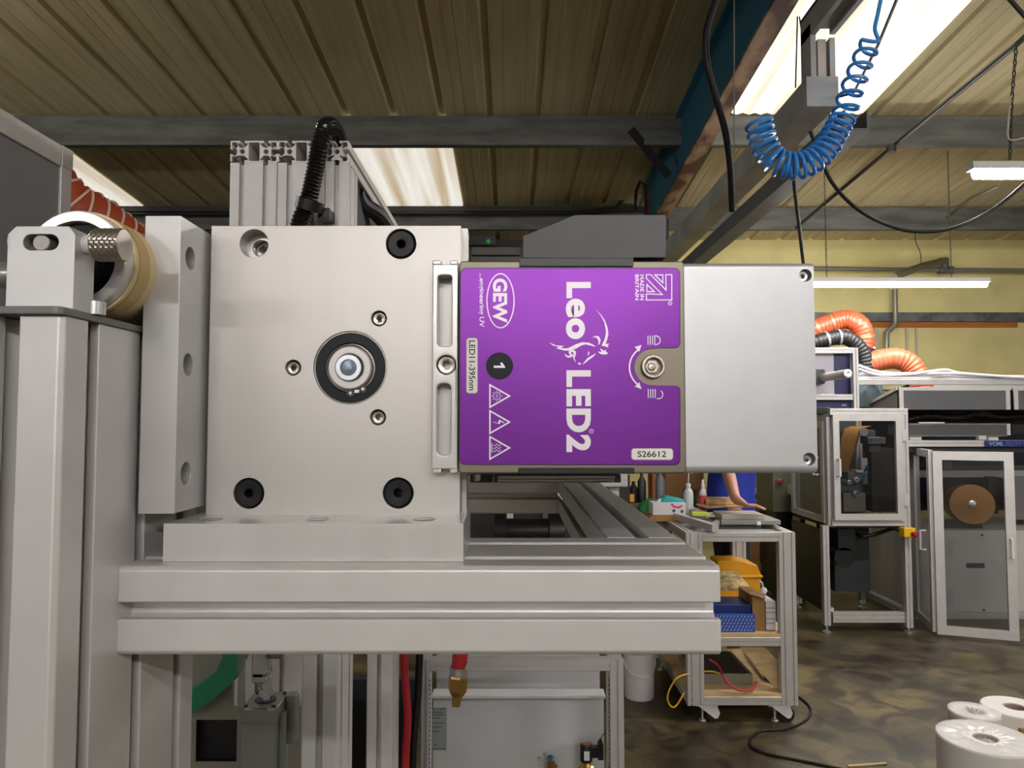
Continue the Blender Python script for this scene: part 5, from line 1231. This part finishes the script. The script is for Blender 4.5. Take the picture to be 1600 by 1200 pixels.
E = [(0, 1), (1, 2), (2, 3), (3, 4), (4, 5), (5, 6), (6, 7), (3, 8), (8, 9), (9, 10), (10, 11), (11, 12), (12, 13), (3, 14), (14, 15), (15, 16), (16, 17), (17, 18), (0, 19), (19, 20), (20, 21), (21, 22), (0, 23), (23, 24), (24, 25), (25, 26)]
# fingers and thumbs
def hand(tip, d, side, up):
    global V, E
    d = Vector(d).normalized(); s = Vector(side).normalized(); u = Vector(up).normalized(); b = Vector(V[tip][:3])
    for k, ln in enumerate((.07, .08, .075, .06)):
        o_ = b + s * (.0135 * (k - 1.5)); i = len(V)
        V += [tuple(o_ + d * .02) + (.0085,), tuple(o_ + d * (.03 + ln * .45) + u * .006) + (.008,), tuple(o_ + d * (.03 + ln) - u * .008) + (.0065,)]
        E += [(tip, i), (i, i + 1), (i + 1, i + 2)]
    i = len(V); V += [tuple(b + s * .03 + d * .0) + (.01,), tuple(b + s * .045 + d * .03) + (.008,)]; E += [(tip, i), (i, i + 1)]
hand(13, (1, -.15, -.12), (0.1, 1, 0), (0, 0, 1)); hand(18, (.1, -.1, -1), (1, 0, 0), (0, -1, 0))
skinned('body', V, E, SKIN, pe)
Vs = [(px_ - .02, py_, .76, (.175, .175)), (px_ - .01, py_, .95, (.165, .165)), (px_, py_, 1.1, (.15, .155)), ch_ + ((.165, .175),), (px_ + .048, py_, 1.41, .1), (px_ + .06, py_, 1.45, .075), sh_r + (.085,), (px_ - .02, py_ - .19, 1.30, .066), (px_ - .022, py_ - .205, 1.24, .064), sh_l + (.085,), (px_ + .075, py_ + .23, 1.28, .066), (px_ + .09, py_ + .24, 1.22, .064)]
skinned('shirt', Vs, [(0, 1), (1, 2), (2, 3), (3, 4), (4, 5), (4, 6), (6, 7), (7, 8), (4, 9), (9, 10), (10, 11)], SHIRT, pe)
Vt = [(px_ - .02, py_, .95, .14), (px_ - .02, py_ - .1, .84, .105), (px_, py_ - .11, .5, .08), (px_ - .03, py_ - .11, .1, .065), (px_ - .02, py_ + .1, .84, .105), (px_, py_ + .11, .5, .08), (px_ - .03, py_ + .11, .1, .065)]
skinned('trousers', Vt, [(0, 1), (1, 2), (2, 3), (0, 4), (4, 5), (5, 6)], TROU, pe)
for s in (-1, 1):
    skinned('shoe', [(px_ - .07, py_ + s * .115, .05, .048), (px_ + .05, py_ + s * .12, .045, .045), (px_ + .16, py_ + s * .125, .035, .035)], [(0, 1), (1, 2)], BLKP, pe)
skinned('hair', [(px_ + .04, py_, 1.6, .07), (px_ + .06, py_, 1.69, .095), (px_ + .12, py_, 1.735, .07)], [(0, 1), (1, 2)], HAIR, pe)
hx_, hy_, hz_ = px_ + .195, py_, 1.63
part('nose', MB().lathe([(.002, .02), (.012, .0), (.016, -.022), (.006, -.03)], (hx_ - .002, hy_, hz_ - .01), (0, 0, 1), 10), SKIN, pe)
for s in (-1, 1):
    part('eye', MB().lathe([(.0, .012), (.008, .009), (.011, 0), (.008, -.008)], (hx_ - .016, hy_ + s * .033, hz_ + .01), (1, s * .3, 0), 12), WHITEPL, pe)
    part('ear', MB().lathe([(.0, .008), (.022, .006), (.026, 0), (.018, -.004)], (px_ + .1, py_ + s * .094, hz_ - .005), (0, s, 0), 12), SKIN, pe)
part('mouth', MB().box(hx_ - .018, hy_ - .02, hz_ - .066, hx_ - .008, hy_ + .02, hz_ - .058), mat('lips', (160, 92, 82), .5, 0, .04, 9), pe, bev=.003)
# ================================================================== PRINTING MACHINE IN THE BACKGROUND
G0, G1 = 5.08, 5.80
gx0, gx1 = W(1299, 730, G0).x, W(1421, 730, G0).x
zt_ = W(1360, 638, G0).z; zb_ = W(1360, 822, G0).z
DARKP = mat('dark_machine_panel', (50, 52, 54), .5, .1, .08, 5)
BENCHG = mat('green_grey_cabinet', (112, 114, 92), .5, .1, .05, 4)
en = thing('print_enclosure', 'aluminium framed print enclosure with clear guard doors', 'enclosure', ((gx0 + gx1) / 2, (G0 + G1) / 2, 0))
def fpart(name, mb, m=ALUF, par=None, lab=None, **k): return part(name, mb, m, par or en, lab, **k)
def pr(x0, y0, z0, x1, y1, z1, ax, nx=1, ny=1): mb = MB(); return prof(mb, x0, y0, z0, x1, y1, z1, ax, nx, ny, .007)
u_ = .045
fpart('top_rail', pr(gx0, G0, zt_ - u_, gx1, G0 + u_, zt_, 'x')); fpart('base_rail', pr(gx0, G0, zb_, gx1 - u_, G0 + u_, zb_ + u_, 'x'))
fpart('corner_post', pr(gx1 - u_, G0, 0.04, gx1, G0 + u_, zt_ - u_, 'z')); fpart('corner_post', pr(gx0 - .02, G0 + .02, zb_, gx0 + u_ - .02, G0 + u_ + .02, zt_ - .06, 'z'))
fpart('corner_post', pr(gx0, G1 - u_, .04, gx0 + u_, G1, zt_ - u_, 'z')); fpart('corner_post', pr(gx1 - u_, G1 - u_, .04, gx1, G1, zt_ - u_, 'z'))
fpart('top_rail', pr(gx0, G0 + u_, zt_ - u_ - .04, gx0 + u_, G1, zt_ - .04, 'y'))
fpart('base_rail', pr(gx0, G0 + u_, zb_ - .01, gx0 + u_, G1, zb_ + .035, 'y'))
fpart('back_panel', MB().box(gx0, G1 - .02, zb_, gx1, G1, zt_ - .02), mat('inner_grey_panel', (92, 94, 92), .5, .1, .06, 5))
fpart('bed_plate', MB().box(gx0, G0 + .05, zb_ - .02, gx1, G1, zb_), DARKP)
fpart('side_guard', MB().box(gx0 + .012, G0 + u_, zb_ + .03, gx0 + .018, G1 - u_, zt_ - .08), GLASSC, lab='clear side guard', smooth=0)
# framed leaf: stiles, rails, pane and handle as parts of its own thing
def leaf(par, p0, p1, z0, z1, sw, th, pane, handle=None, top=None):
    p0 = Vector((p0[0], p0[1], 0)); p1 = Vector((p1[0], p1[1], 0)); d = (p1 - p0).normalized(); n = Vector((-d.y, d.x, 0)); l = (p1 - p0).length
    def bx(a0, a1, b0, b1, c0=0, c1=th):
        mb = MB(); vs = [p0 + d * a + n * c + Vector((0, 0, z)) for z in (b0, b1) for c in (c0, c1) for a in (a0, a1)]
        return mb.add(vs, [(0, 2, 3, 1), (4, 5, 7, 6), (0, 1, 5, 4), (2, 6, 7, 3), (0, 4, 6, 2), (1, 3, 7, 5)])
    tw = top or sw
    part('stile', bx(0, sw, z0, z1), ALUF, par, smooth=0); part('stile', bx(l - sw, l, z0, z1), ALUF, par, smooth=0)
    part('door_rail', bx(sw, l - sw, z1 - tw, z1), ALUF, par, smooth=0); part('door_rail', bx(sw, l - sw, z0, z0 + tw), ALUF, par, smooth=0)
    part('pane', bx(sw - .004, l - sw + .004, z0 + tw - .004, z1 - tw + .004, th * .4, th * .6), pane, par, 'clear pane', smooth=0)
    if handle:
        a, zc0, zc1 = handle; q = p0 + d * a - n * .035
        part('handle', MB().tube([p0 + d * a + Vector((0, 0, zc0)), q + Vector((0, 0, zc0)), q + Vector((0, 0, zc1)), p0 + d * a + Vector((0, 0, zc1))], .008, 8), WHITEPL, par)
dx0, dx1 = W(1303, 730, G0 - .03).x, W(1411, 730, G0 - .03).x
dz0, dz1 = W(1360, 813, G0 - .03).z, W(1360, 648, G0 - .03).z
dr = thing('guard_door', 'closed clear guard door on the print enclosure', 'door', ((dx0 + dx1) / 2, G0 - .03, dz0))
leaf(dr, (dx0, G0 - .031), (dx1, G0 - .031), dz0, dz1, .042, .028, GLASSC, (.026, W(1309, 743, G0).z, W(1309, 717, G0).z))
part('hinge', MB().box(dx1, G0 - .034, dz1 - .18, dx1 + .03, G0 - .001, dz1 - .1).box(dx1, G0 - .034, dz0 + .1, dx1 + .03, G0 - .001, dz0 + .18), ALUF, dr, smooth=0)
sg = thing('side_door', 'clear side door of the print enclosure seen edge on', 'door', (gx0 - .02, 5.4, zb_))
leaf(sg, (gx0 - .028, G1 - .05), (gx0 - .028, G0 + .07), zb_ + .01, zt_ - .09, .045, .024, GLASSC, (.52, W(1280, 742, 5.2).z, W(1280, 715, 5.2).z))
# under-frame with feet
fpart('front_leg', pr(W(1289, 900, G0).x, G0 + .02, .05, W(1299, 900, G0).x, G0 + .065, zb_, 'z'))
zr_ = W(1350, 957, G0).z
fpart('foot_rail', pr(gx0, G0 + .02, zr_ - .075, gx1 - u_, G0 + .065, zr_ - .005, 'x', 1, 2)); fpart('foot_rail', pr(gx0 - .02, G0 + .065, zr_ - .03, gx0 + .025, G1 - u_, zr_ + .015, 'y'))
fpart('foot_rail', pr(gx0 + u_, G1 - u_, zr_ + .01, gx1 - u_, G1, zr_ + .055, 'x')); fpart('foot_rail', pr(gx1 - u_, G0 + u_, zr_ - .03, gx1, G1 - u_, zr_ + .015, 'y'))
for x, y in ((W(1294, 900, G0).x, G0 + .04), (gx1 - .02, G0 + .03), (gx0 + .02, G1 - .02), (gx1 - .02, G1 - .02)):
    fpart('levelling_foot', MB().lathe([(.03, .0), (.03, .008), (.01, .018), (.008, .06)], (x, y, .001), (0, 0, 1), 14), STEEL)
fpart('lower_cabinet', MB().box(gx0 + .16, G0 + .35, zr_ + .06, gx1 - .12, G1 - .06, zb_ - .05), DARKP, lab='dark lower cabinet')
fpart('motor', MB().cyl((gx0 + .12, G0 + .1, zr_ + .35), (gx0 + .12, G0 + .34, zr_ + .35), .07).box(gx0 + .08, G0 + .1, zr_ + .4, gx0 + .2, G0 + .3, zr_ + .55), BLKP)
fpart('lower_door', MB().box(gx0 - .028, G0 + .1, zr_ - .02, gx0 - .02, G1 - .05, zb_ - .04), BLKP, lab='black lower side panel', smooth=0)
fpart('hose', MB().tube(duct_path([W(1338, 834, 5.3), W(1350, 838, 5.25), W(1370, 834, 5.25), W(1395, 826, 5.3), W(1404, 828, 5.3)]), .014, 8), RUB)
fpart('hose', MB().tube(duct_path([W(1330, 850, 5.3), W(1312, 860, 5.28), W(1308, 880, 5.3)]), .016, 8), RUB)
fpart('inner_stile', MB().pbox(1344, 838, 1351, 938, 5.5, .02), GALV)
# print unit inside: kraft web over rollers, press blocks
kw = thing('kraft_web', 'brown kraft paper web running down from the top roller inside the enclosure', 'paper', W(1335, 740, 5.4))
P_ = [(W(1352, 666, 5.66), W(1338, 667, 5.34)), (W(1334, 667.5, 5.66), W(1328, 669, 5.34)), (W(1325, 673, 5.66), W(1344, 676, 5.34)), (W(1316, 690, 5.62), W(1341, 692, 5.34)), (W(1312, 712, 5.58), W(1334, 714, 5.34)), (W(1312, 745, 5.52), W(1324, 745, 5.34))]
P_ = [(W(1362, 665.5, 5.70), W(1352, 668, 5.36)), (W(1330, 666, 5.70), W(1346, 669, 5.36)), (W(1320, 669, 5.70), W(1345, 675, 5.36)), (W(1315, 684, 5.66), W(1341, 688, 5.36)), (W(1312, 712, 5.62), W(1334, 714, 5.36)), (W(1310, 748, 5.58), W(1324, 745, 5.36))]
mb = MB(); mb.add([q for pq in P_ for q in pq], [(2 * i, 2 * i + 1, 2 * i + 3, 2 * i + 2) for i in range(len(P_) - 1)])
part('web', mb, KRAFT, kw, smooth=60)
part('roller', MB().cyl(W(1350, 675, 5.32), W(1344, 674, 5.70), .03), STEEL, kw)
un_ = thing('press_unit', 'grey press unit of stacked blocks and rollers behind the guard door', 'press', W(1350, 800, 5.4))
GRYB = mat('machined_block', (128, 134, 138), .4, .4, .06, 9)
for nm, b_, Y_, d_, m_ in (('head_block', (1354, 672, 1368, 690), 5.36, .1, GRYB), ('head_block', (1356, 683, 1384, 694), 5.34, .12, GRYB), ('column', (1358, 694, 1376, 706), 5.38, .1, GALVD), ('slide', (1346, 716, 1356, 738), 5.36, .06, WHITEPL), ('carriage', (1325, 737, 1356, 757), 5.3, .14, GRYB), ('carriage_top', (1338, 735, 1349, 739), 5.28, .12, WHITEP), ('arm', (1313, 758, 1338, 767), 5.32, .06, GALV), ('base_block', (1318, 770, 1353, 800), 5.3, .16, mat('pale_base_block', (150, 146, 136), .5, .2, .05, 9)), ('rear_column', (1362, 706, 1378, 800), 5.5, .1, DARKP), ('drive_cover', (1374, 700, 1398, 800), 5.55, .1, mat('drive_cover', (62, 64, 64), .5, .1, .05, 9))):
    part(nm, MB().pbox(*b_, Y_, d_), m_, un_, bev=.004)
for x, y, r in ((1339, 750, .022), (1328, 754, .018), (1338, 771, .02)):
    part('roller', MB().lathe([(r, .1), (r, 0), (r * .5, -.002), (r * .45, .01), (0, .01)], W(x, y, 5.27), (0, 1, 0), 18), STEEL, un_)
part('blue_lever', MB().bar(W(1346, 754, 5.28), W(1356, 728, 5.34), .012, .02), mat('blue_lever', (40, 96, 140), .4, 0, .05, 9), un_)
# grey-green control cabinet left of the enclosure
cc = thing('control_cabinet', 'grey-green control cabinet with a red switch beside the print enclosure', 'cabinet', W(1222, 800, 6.0))
a = W(1207, 740, 6.0); b = W(1240, 800, 6.0)
part('cabinet_body', MB().box(a.x, 6.0, W(0, 800, 6.0).z, b.x + .1, 6.4, W(0, 690, 6.0).z), BENCHG, cc, bev=.004)
part('cabinet_base', MB().box(a.x + .03, 6.02, 0, b.x + .1, 6.4, W(0, 800, 6.0).z), BLKP, cc)
part('red_switch', MB().lathe([(.02, .0), (.02, .02), (.012, .03), (0, .03)], W(1217, 752, 6.0), (0, -1, 0), 14).box(W(1217, 752, 6.0).x - .03, 5.985, W(0, 755, 6).z, W(1217, 752, 6).x + .03, 6, W(0, 750, 6).z), mat('dull_red_switch', (150, 70, 56), .5, 0, .05, 9), cc)
part('door_latch', MB().pbox(1232, 758, 1235.5, 772, 5.98, .02), WHITEPL, cc)
solo('brown_carton', MB().pbox(1166, 788, 1203, 880, 6.45, .3), CARD, 'brown cardboard carton behind the trolley by the grey-green cabinet', 'carton', bev=.004)
# emergency stop
es = thing('emergency_stop', 'yellow emergency stop box with a red button on the enclosure post', 'switch', W(1422, 832, 5.05))
part('yellow_box', MB().pbox(1413, 825, 1431, 840, 5.0, .07), mat('signal_yellow', (228, 180, 24), .45, 0, .04, 9), es, bev=.006)
part('red_mushroom', MB().lathe([(.014, 0), (.014, .016), (.02, .02), (.02, .032), (.012, .038), (0, .039)], W(1425, 834, 5.0), (.5, -1, 0), 18), RED, es)
# open double guard doors
H0 = (W(1457, 705, 5.0).x, 5.0); H1 = (W(1591, 860, 4.84).x - .01, 4.84)
d1 = thing('open_guard_door', 'wide open clear guard door standing close to the floor', 'door', (H0[0], H0[1], .02))
leaf(d1, H0, H1, .022, 1.242, .055, .028, GLASSC, (math.hypot(H1[0] - H0[0], H1[1] - H0[1]) - .03, W(1583, 871, 4.84).z, W(1583, 842, 4.84).z), .058)
d2 = thing('folded_guard_door', 'folded clear guard door seen edge on beside the emergency stop', 'door', (H0[0] - .03, 5.1, .02))
leaf(d2, (W(1422, 700, 5.42).x + .01, 5.42), (W(1450, 706, 5.03).x, 5.03), .03, 1.25, .05, .026, GLASSC, (.30, W(1446, 860, 5.1).z, W(1446, 830, 5.1).z))
# unwind stand: white cabinet, rails, kraft roll, hoods
us = thing('unwind_stand', 'long white machine base with profile rails behind the open doors', 'machine', (W(1520, 900, 5.5).x, 5.6, 0))
wx0, wx1 = W(1424, 880, 5.5).x, 6.2
zc1 = W(1500, 829, 5.5).z; zc0 = W(1500, 957, 5.5).z
part('base_cabinet', MB().box(wx0, 5.5, zc0, wx1, 6.3, zc1), CREAMW, us, 'white base cabinet', bev=.004)
part('base_rail', pr(wx0, 5.46, zc0 - .055, wx1, 5.6, zc0, 'x', 2, 1), ALUF, us)
part('plinth', MB().box(wx0 + .05, 5.7, 0, wx1, 6.2, zc0 - .06), BLKP, us)
part('recess_pull', MB().pbox(1510, 880, 1538.5, 887.5, 5.495, .01), mat('dark_navy_pull', (36, 46, 62), .4, 0, .05, 9), us)
part('vent_grille', MB().pbox(1473, 842, 1489, 870, 5.497, .004), mat('pale_grille', (178, 176, 172), .5, 0, .05, 60), us)
for k in range(9): part('louvre', MB().pbox(1474, 843.5 + k * 2.9, 1488, 845 + k * 2.9, 5.494, .004), CREAMW, us, smooth=0)
part('rating_label', MB().pbox(1475, 921, 1490, 947, 5.497, .004), mat('pale_label', (178, 178, 180), .5, 0, .05, 9), us, smooth=0)
part('lock', MB().lathe([(.008, 0), (.008, .006), (0, .007)], W(1534, 836, 5.5), (0, -1, 0), 12).lathe([(.008, 0), (.008, .006), (0, .007)], W(1537, 953, 5.46), (0, -1, 0), 12), BLKP, us)
for y0, y1, Y_, x0 in ((688, 698, 5.3, 1420), (735, 746, 5.75, 1420), (589, 601, 5.7, 1340)):
    mb = MB(); za_, zb2 = W(0, y1, Y_).z, W(0, y0, Y_).z; prof(mb, W(x0, y0, Y_).x, Y_, za_, wx1 + .3, Y_ + .05, zb2, 'x', 1, 1, .008)
    part('cross_rail', mb, ALUF, us)
part('under_rail', MB().pbox(1420, 699, 1700, 706, 5.34, .2), DARKP, us)
part('rear_panel', MB().box(wx0 - .4, 6.2, .7, wx1, 6.23, W(0, 640, 6.2).z), mat('dark_navy_panel', (30, 32, 48), .5, 0, .08, 4), us)
part('rear_strip', MB().pbox(1480, 727, 1700, 735, 5.9, .05), mat('olive_strip', (104, 104, 96), .5, .1, .05, 6), us)
part('grey_module', MB().pbox(1474, 721, 1488, 735, 5.72, .1), mat('pinkish_grey_module', (140, 126, 126), .5, 0, .04, 9), us, bev=.004)
part('right_panel', MB().pbox(1583, 745, 1700, 812, 5.7, .05), mat('mid_grey_panel', (112, 110, 110), .5, .1, .05, 5), us)
part('black_bracket', MB().pbox(1546, 745, 1559, 803, 5.66, .06), BLKP, us)
mb = MB()
for k in range(5): mb.tube([W(1559, 748 + k * 11, 5.68), W(1571, 752 + k * 11, 5.66)], .006, 6)
part('coil_bracket', mb, BLKP, us)
part('end_post', pr(wx0 - .01, 5.42, .05, wx0 + .035, 5.5, W(0, 700, 5.5).z, 'z'), ALUF, us)
sgn = thing('nameplate', 'dark blue nameplate with pale letters on the profile rail', 'sign', W(1570, 693, 5.29))
part('plate', MB().pbox(1540, 688.5, 1660, 697.5, 5.285, .012), mat('dark_blue_plate', (28, 40, 110), .4, 0, .04, 9), sgn)
mb = MB(); put_text(mb, 'VCML', 1545, 690.3, 1568.5, 696.3, 5.2835, False, .02); part('lettering', mb, mat('pale_blue_letters', (140, 168, 210), .5, 0, .03, 9), sgn, smooth=0)
mb = MB(); put_text(mb, 'PILOT C', 1572, 690.3, 1605, 696.3, 5.2835, False, 0); part('lettering', mb, mat('dim_blue_letters', (84, 108, 176), .5, 0, .03, 9), sgn, smooth=0)
kr = thing('kraft_roll', 'large brown kraft paper roll on the white machine base', 'roll', W(1518, 820, 5.6))
c = W(1519, 788, 5.52); r = 31 * 5.52 / 1162; d = (W(1507, 786, 5.86) - c).normalized()
part('wound_paper', MB().lathe([(.034, 0), (r - .003, 0), (r, .003), (r, .42), (.034, .42), (.034, 0)], c, d, 56), KRAFT, kr)
part('core', MB().lathe([(.034, -.002), (.034, .03), (.028, .03), (.028, 0), (.034, -.002)], c, d, 28), CARD, kr)
part('chuck', MB().lathe([(.0275, .02), (.0275, -.004), (.012, -.008), (0, -.008)], c, d, 20), STEEL, kr)
part('cradle', MB().box(c.x - .16, 5.6, zc1, c.x + .12, 5.84, c.z - r - .003), DARKP, kr)
# hoods over the machine
def hood(label, x0, x1, yt, yb, Y_, back):
    t = thing('machine_hood', label, 'hood', W((x0 + x1) / 2, yb, Y_))
    a = W(x0, yt, Y_); b = W(x1, yb, Y_); zt, zb = a.z, b.z; xa, xb = a.x, b.x
    part('front_panel', MB().box(xa + .03, Y_ + .004, zb, xb - .03, Y_ + .01, zt - .02), HOODG, t, smooth=0)
    mb = MB(); mb.prism([(0, zb), (0, zt), (back, zb + (zt - zb) * .2), (back, zb)], (xa, Y_ + .01, 0), (0, 1, 0), (0, 0, 1), (1, 0, 0), .012); part('side_panel', mb, HOODG, t, smooth=0)
    mb = MB(); mb.prism([(0, zt - .004), (back, zb + (zt - zb) * .2 - .004), (back, zb + (zt - zb) * .2), (0, zt)], (xa, Y_ + .01, 0), (0, 1, 0), (0, 0, 1), (1, 0, 0), xb - xa); part('lid_panel', mb, HOODG, t, smooth=0)
    part('frame_bar', MB().box(xa, Y_, zt - .024, xb, Y_ + .03, zt), ALUF, t, smooth=0)
    for x in (xa, xb - .03): part('frame_bar', MB().box(x, Y_, zb, x + .03, Y_ + .03, zt - .024), ALUF, t, smooth=0)
    mb = MB(); mb.bar((xa + .005, Y_ + .02, zt - .008), (xa + .005, Y_ + back, zb + (zt - zb) * .2), .03, .022); part('frame_bar', mb, ALUF, t, smooth=0)
    return t
hood('wide grey machine hood with pale frame below the long profile rail', 1405, 1579, 605, 640, 5.35, .55)
hood('next grey machine hood cut by the picture edge', 1584, 1700, 605, 640, 5.35, .55)['label'] = 'grey machine hood that follows the wide one along the machine'
t = thing('lower_hood', 'low dark grey panel with pale edges between hood and nameplate rail', 'panel', W(1495, 680, 5.35))
part('panel', MB().pbox(1420, 664, 1574, 680, 5.35, .3), mat('low_hood_grey', (78, 76, 76), .5, .1, .05, 6), t, smooth=0)
part('edge_strip', MB().pbox(1420, 661.5, 1574, 664, 5.345, .03), GALV, t, smooth=0); part('edge_strip', MB().pbox(1420, 680, 1574, 682, 5.345, .03), GALV, t, smooth=0)
part('end_bar', MB().pbox(1573.5, 662, 1579, 680, 5.345, .03), ALUF, t, smooth=0)
part('lower_hood_panel', MB().pbox(1581, 664, 1700, 678, 5.36, .3), BLKP, t, smooth=0)
t = thing('cable_chain', 'dark corrugated cable bundle in the gap under the wide hood', 'cables', W(1500, 655, 5.5))
mb, P = corrugated(MB(), [W(1415, 656, 5.6), W(1450, 650, 5.58), W(1490, 653, 5.58), W(1530, 648, 5.58), W(1570, 652, 5.58), W(1640, 646, 5.6)], .03, .08, .008, 12); part('bundle', mb, RUB, t)
part('lit_strip', MB().pbox(1436, 659.5, 1476, 662, 5.4, .02), WHITEPL, t)
part('gap_back', MB().pbox(1405, 640, 1700, 664, 5.75, .02), BLKP, t)
solo('small_blocks', MB().pbox(1422, 683, 1440, 687.5, 5.32, .04).pbox(1530, 681, 1541, 687, 5.32, .04).pbox(1545, 683, 1560, 687.8, 5.31, .04), CREAMW, 'pale small blocks lying on the nameplate rail', 'block', smooth=0)
# blue and white module up left
bm_ = thing('blue_module', 'framed module with white and navy panels and a projecting rod', 'module', W(1305, 640, 5.35))
def pp(n, b_, Y_, d_, m_, **k): part(n, MB().pbox(*b_, Y_, d_), m_, bm_, **k)
mb = MB(); pprof(mb, 1333.5, 543, 1342, 638, 5.35, .05, 'z', 1, 1, .008); part('post', mb, ALUF, bm_)
mb = MB(); pprof(mb, 1230, 543, 1333, 552, 5.35, .05, 'x', 1, 1, .008); part('rail', mb, ALUF, bm_)
mb = MB(); pprof(mb, 1230, 616, 1333, 625, 5.35, .05, 'x', 1, 1, .008); part('rail', mb, ALUF, bm_)
pp('white_panel', (1235, 552, 1303, 616), 5.42, .01, mat('pale_lilac_panel', (196, 194, 204), .5, 0, .06, 6)); pp('navy_panel', (1303, 552, 1334, 616), 5.42, .01, NAVY)
pp('lower_panel', (1235, 625, 1334, 646), 5.40, .01, NAVY); pp('dark_bracket', (1270, 577, 1290, 600), 5.36, .06, GALVD, bev=.01); pp('dark_clamp', (1276, 636, 1299, 648), 5.2, .1, BLKP, bev=.006)
p0_, p1_ = W(1286, 590, 5.36), W(1325, 583.5, 5.0)
mb = MB().cyl(p0_, p1_, .03, n=20); part('rod', mb, mat('spotted_rod', (190, 182, 172), .4, .3, .25, 30, edge=(.3, .38)), bm_)
part('rod_end', MB().lathe([(.028, 0), (.028, .004), (.01, .006), (0, .002)], p1_, p1_ - p0_, 18), STEEL, bm_)
mb = MB(); 
for x in (1316, 1320): mb.pbox(x, 632, x + 2.4, 634, 5.394, .006)
part('print_marks', mb, mat('pale_blue_ink2', (176, 190, 226)), bm_, smooth=0)
# ducts
mb, P1 = corrugated(MB(), [W(1180, 560, 6.3), W(1245, 527, 6.25), W(1290, 508, 6.2), W(1322, 499, 6.15), W(1343, 508, 6.1), W(1350, 528, 6.1), W(1348, 545, 6.1)], .082, .03, .004, 20)
dk1 = solo('bent_orange_duct', mb, ORANGE, 'bent orange duct with clamps above the blue module', 'duct')
mb, P2 = corrugated(MB(), [W(1180, 572, 6.0), W(1245, 545, 5.98), W(1285, 532, 5.95), W(1318, 527, 5.95), W(1340, 540, 5.95), W(1352, 565, 5.95), W(1352, 610, 5.95)], .062, .03, .005, 20)
dk2 = solo('black_duct', mb, RUB, 'black ribbed duct below the bent orange duct', 'duct')
mb, P3 = corrugated(MB(), [W(1356, 568, 5.98), W(1378, 562, 5.96), W(1400, 560, 5.94), W(1420, 568, 5.92), W(1433, 585, 5.9), W(1440, 605, 5.88), W(1445, 640, 5.86)], .088, .035, .006, 20)
solo('short_orange_duct', mb, mat('light_orange_duct', (190, 98, 66), .42, 0, .08, 14), 'short orange duct curving down to the machine hood', 'duct')
def clamp(par, P, i, r, m):
    d = (P[i + 1] - P[i - 1]).normalized(); mb = MB().lathe([(r - .006, -.009), (r, -.009), (r, .009), (r - .006, .009), (r - .006, -.009)], P[i], d, 24); part('hose_clamp', mb, m, par)
for f in (.5, .62, .92): clamp(dk1, P1, int(len(P1) * f), .087, mat('tan_clamp', (170, 140, 100), .35, .6, .05, 9))
for f in (.28, .36, .48, .56): clamp(dk2, P2, int(len(P2) * f), .067, STEEL)
jn = thing('duct_junction', 'black moulded duct junction between the orange ducts', 'duct', W(1345, 590, 6.05))
part('junction_body', MB().lathe([(.09, -.02), (.09, .12), (.1, .13), (.1, .2), (.085, .24)], W(1348, 548, 6.12), (.1, -.1, -1), 22).lathe([(.092, 0), (.092, .1), (.08, .16)], W(1360, 570, 6.0), (-1, .2, -.2), 22).tube(duct_path([W(1345, 560, 6.0), W(1352, 610, 6.0), W(1390, 618, 6.0), W(1420, 610, 6.05)]), .05, 14), RUB, jn)
part('bolt', MB().cyl(W(1355, 549, 5.93), W(1355, 549, 5.9), .008).cyl(W(1366, 543, 5.93), W(1366, 543, 5.9), .008), WHITEPL, jn)
solo('grey_blower', MB().lathe([(.02, 0), (.11, .02), (.13, .1), (.13, .24), (.1, .3)], W(1352, 640, 5.9), (0, 0, 1), 24), mat('blue_grey_blower', (96, 112, 118), .5, .1, .06, 8), 'blue-grey round blower housing beside the hood', 'blower')
hb = [[W(1342, 571, 5.66), W(1368, 580, 5.66), W(1400, 583.5, 5.66), W(1450, 584, 5.66), W(1500, 584, 5.66), W(1600, 590, 5.66), W(1660, 590, 5.66)], [W(1342, 577, 5.64), W(1372, 586, 5.64), W(1420, 585, 5.64), W(1450, 581, 5.66), W(1478, 578, 5.7), W(1500, 583, 5.7), W(1560, 588, 5.7)], [W(1342, 586, 5.68), W(1400, 587, 5.68), W(1640, 588, 5.68)]]
for i, h_ in enumerate(hb):
    solo('white_tubing', MB().tube(duct_path(h_), .011 - .002 * (i == 2), 8), WHITEPL, ['white tube dipping onto the long profile rail', 'white tube bending away from the long rail', 'straight white tube lying along the long rail'][i], 'tube')
solo('pale_wall_board', MB().pbox(1436, 598, 1700, 618, 6.9, .03), mat('pale_board', (206, 204, 196), .5, 0, .04, 6), 'pale board behind the machine hoods', 'board', smooth=0)

for stem_, grp in (('film_roll', 'white film rolls on the floor'), ('white_tubing', 'white tubes along the profile rail'), ('cable_trunking', 'pale trunkings on the yellow wall'), ('machine_hood', 'grey hoods over the machine'), ('hanger_wire', 'hanger wires of the square trunking')):
    for o in bpy.data.objects:
        if o.name.split('.')[0] == stem_ and 'category' in o: o['group'] = grp
for o in bpy.data.objects:
    if o.name.split('.')[0] == 'bottle' and 'category' in o: o['group'] = 'bottles on the dark grey bench'
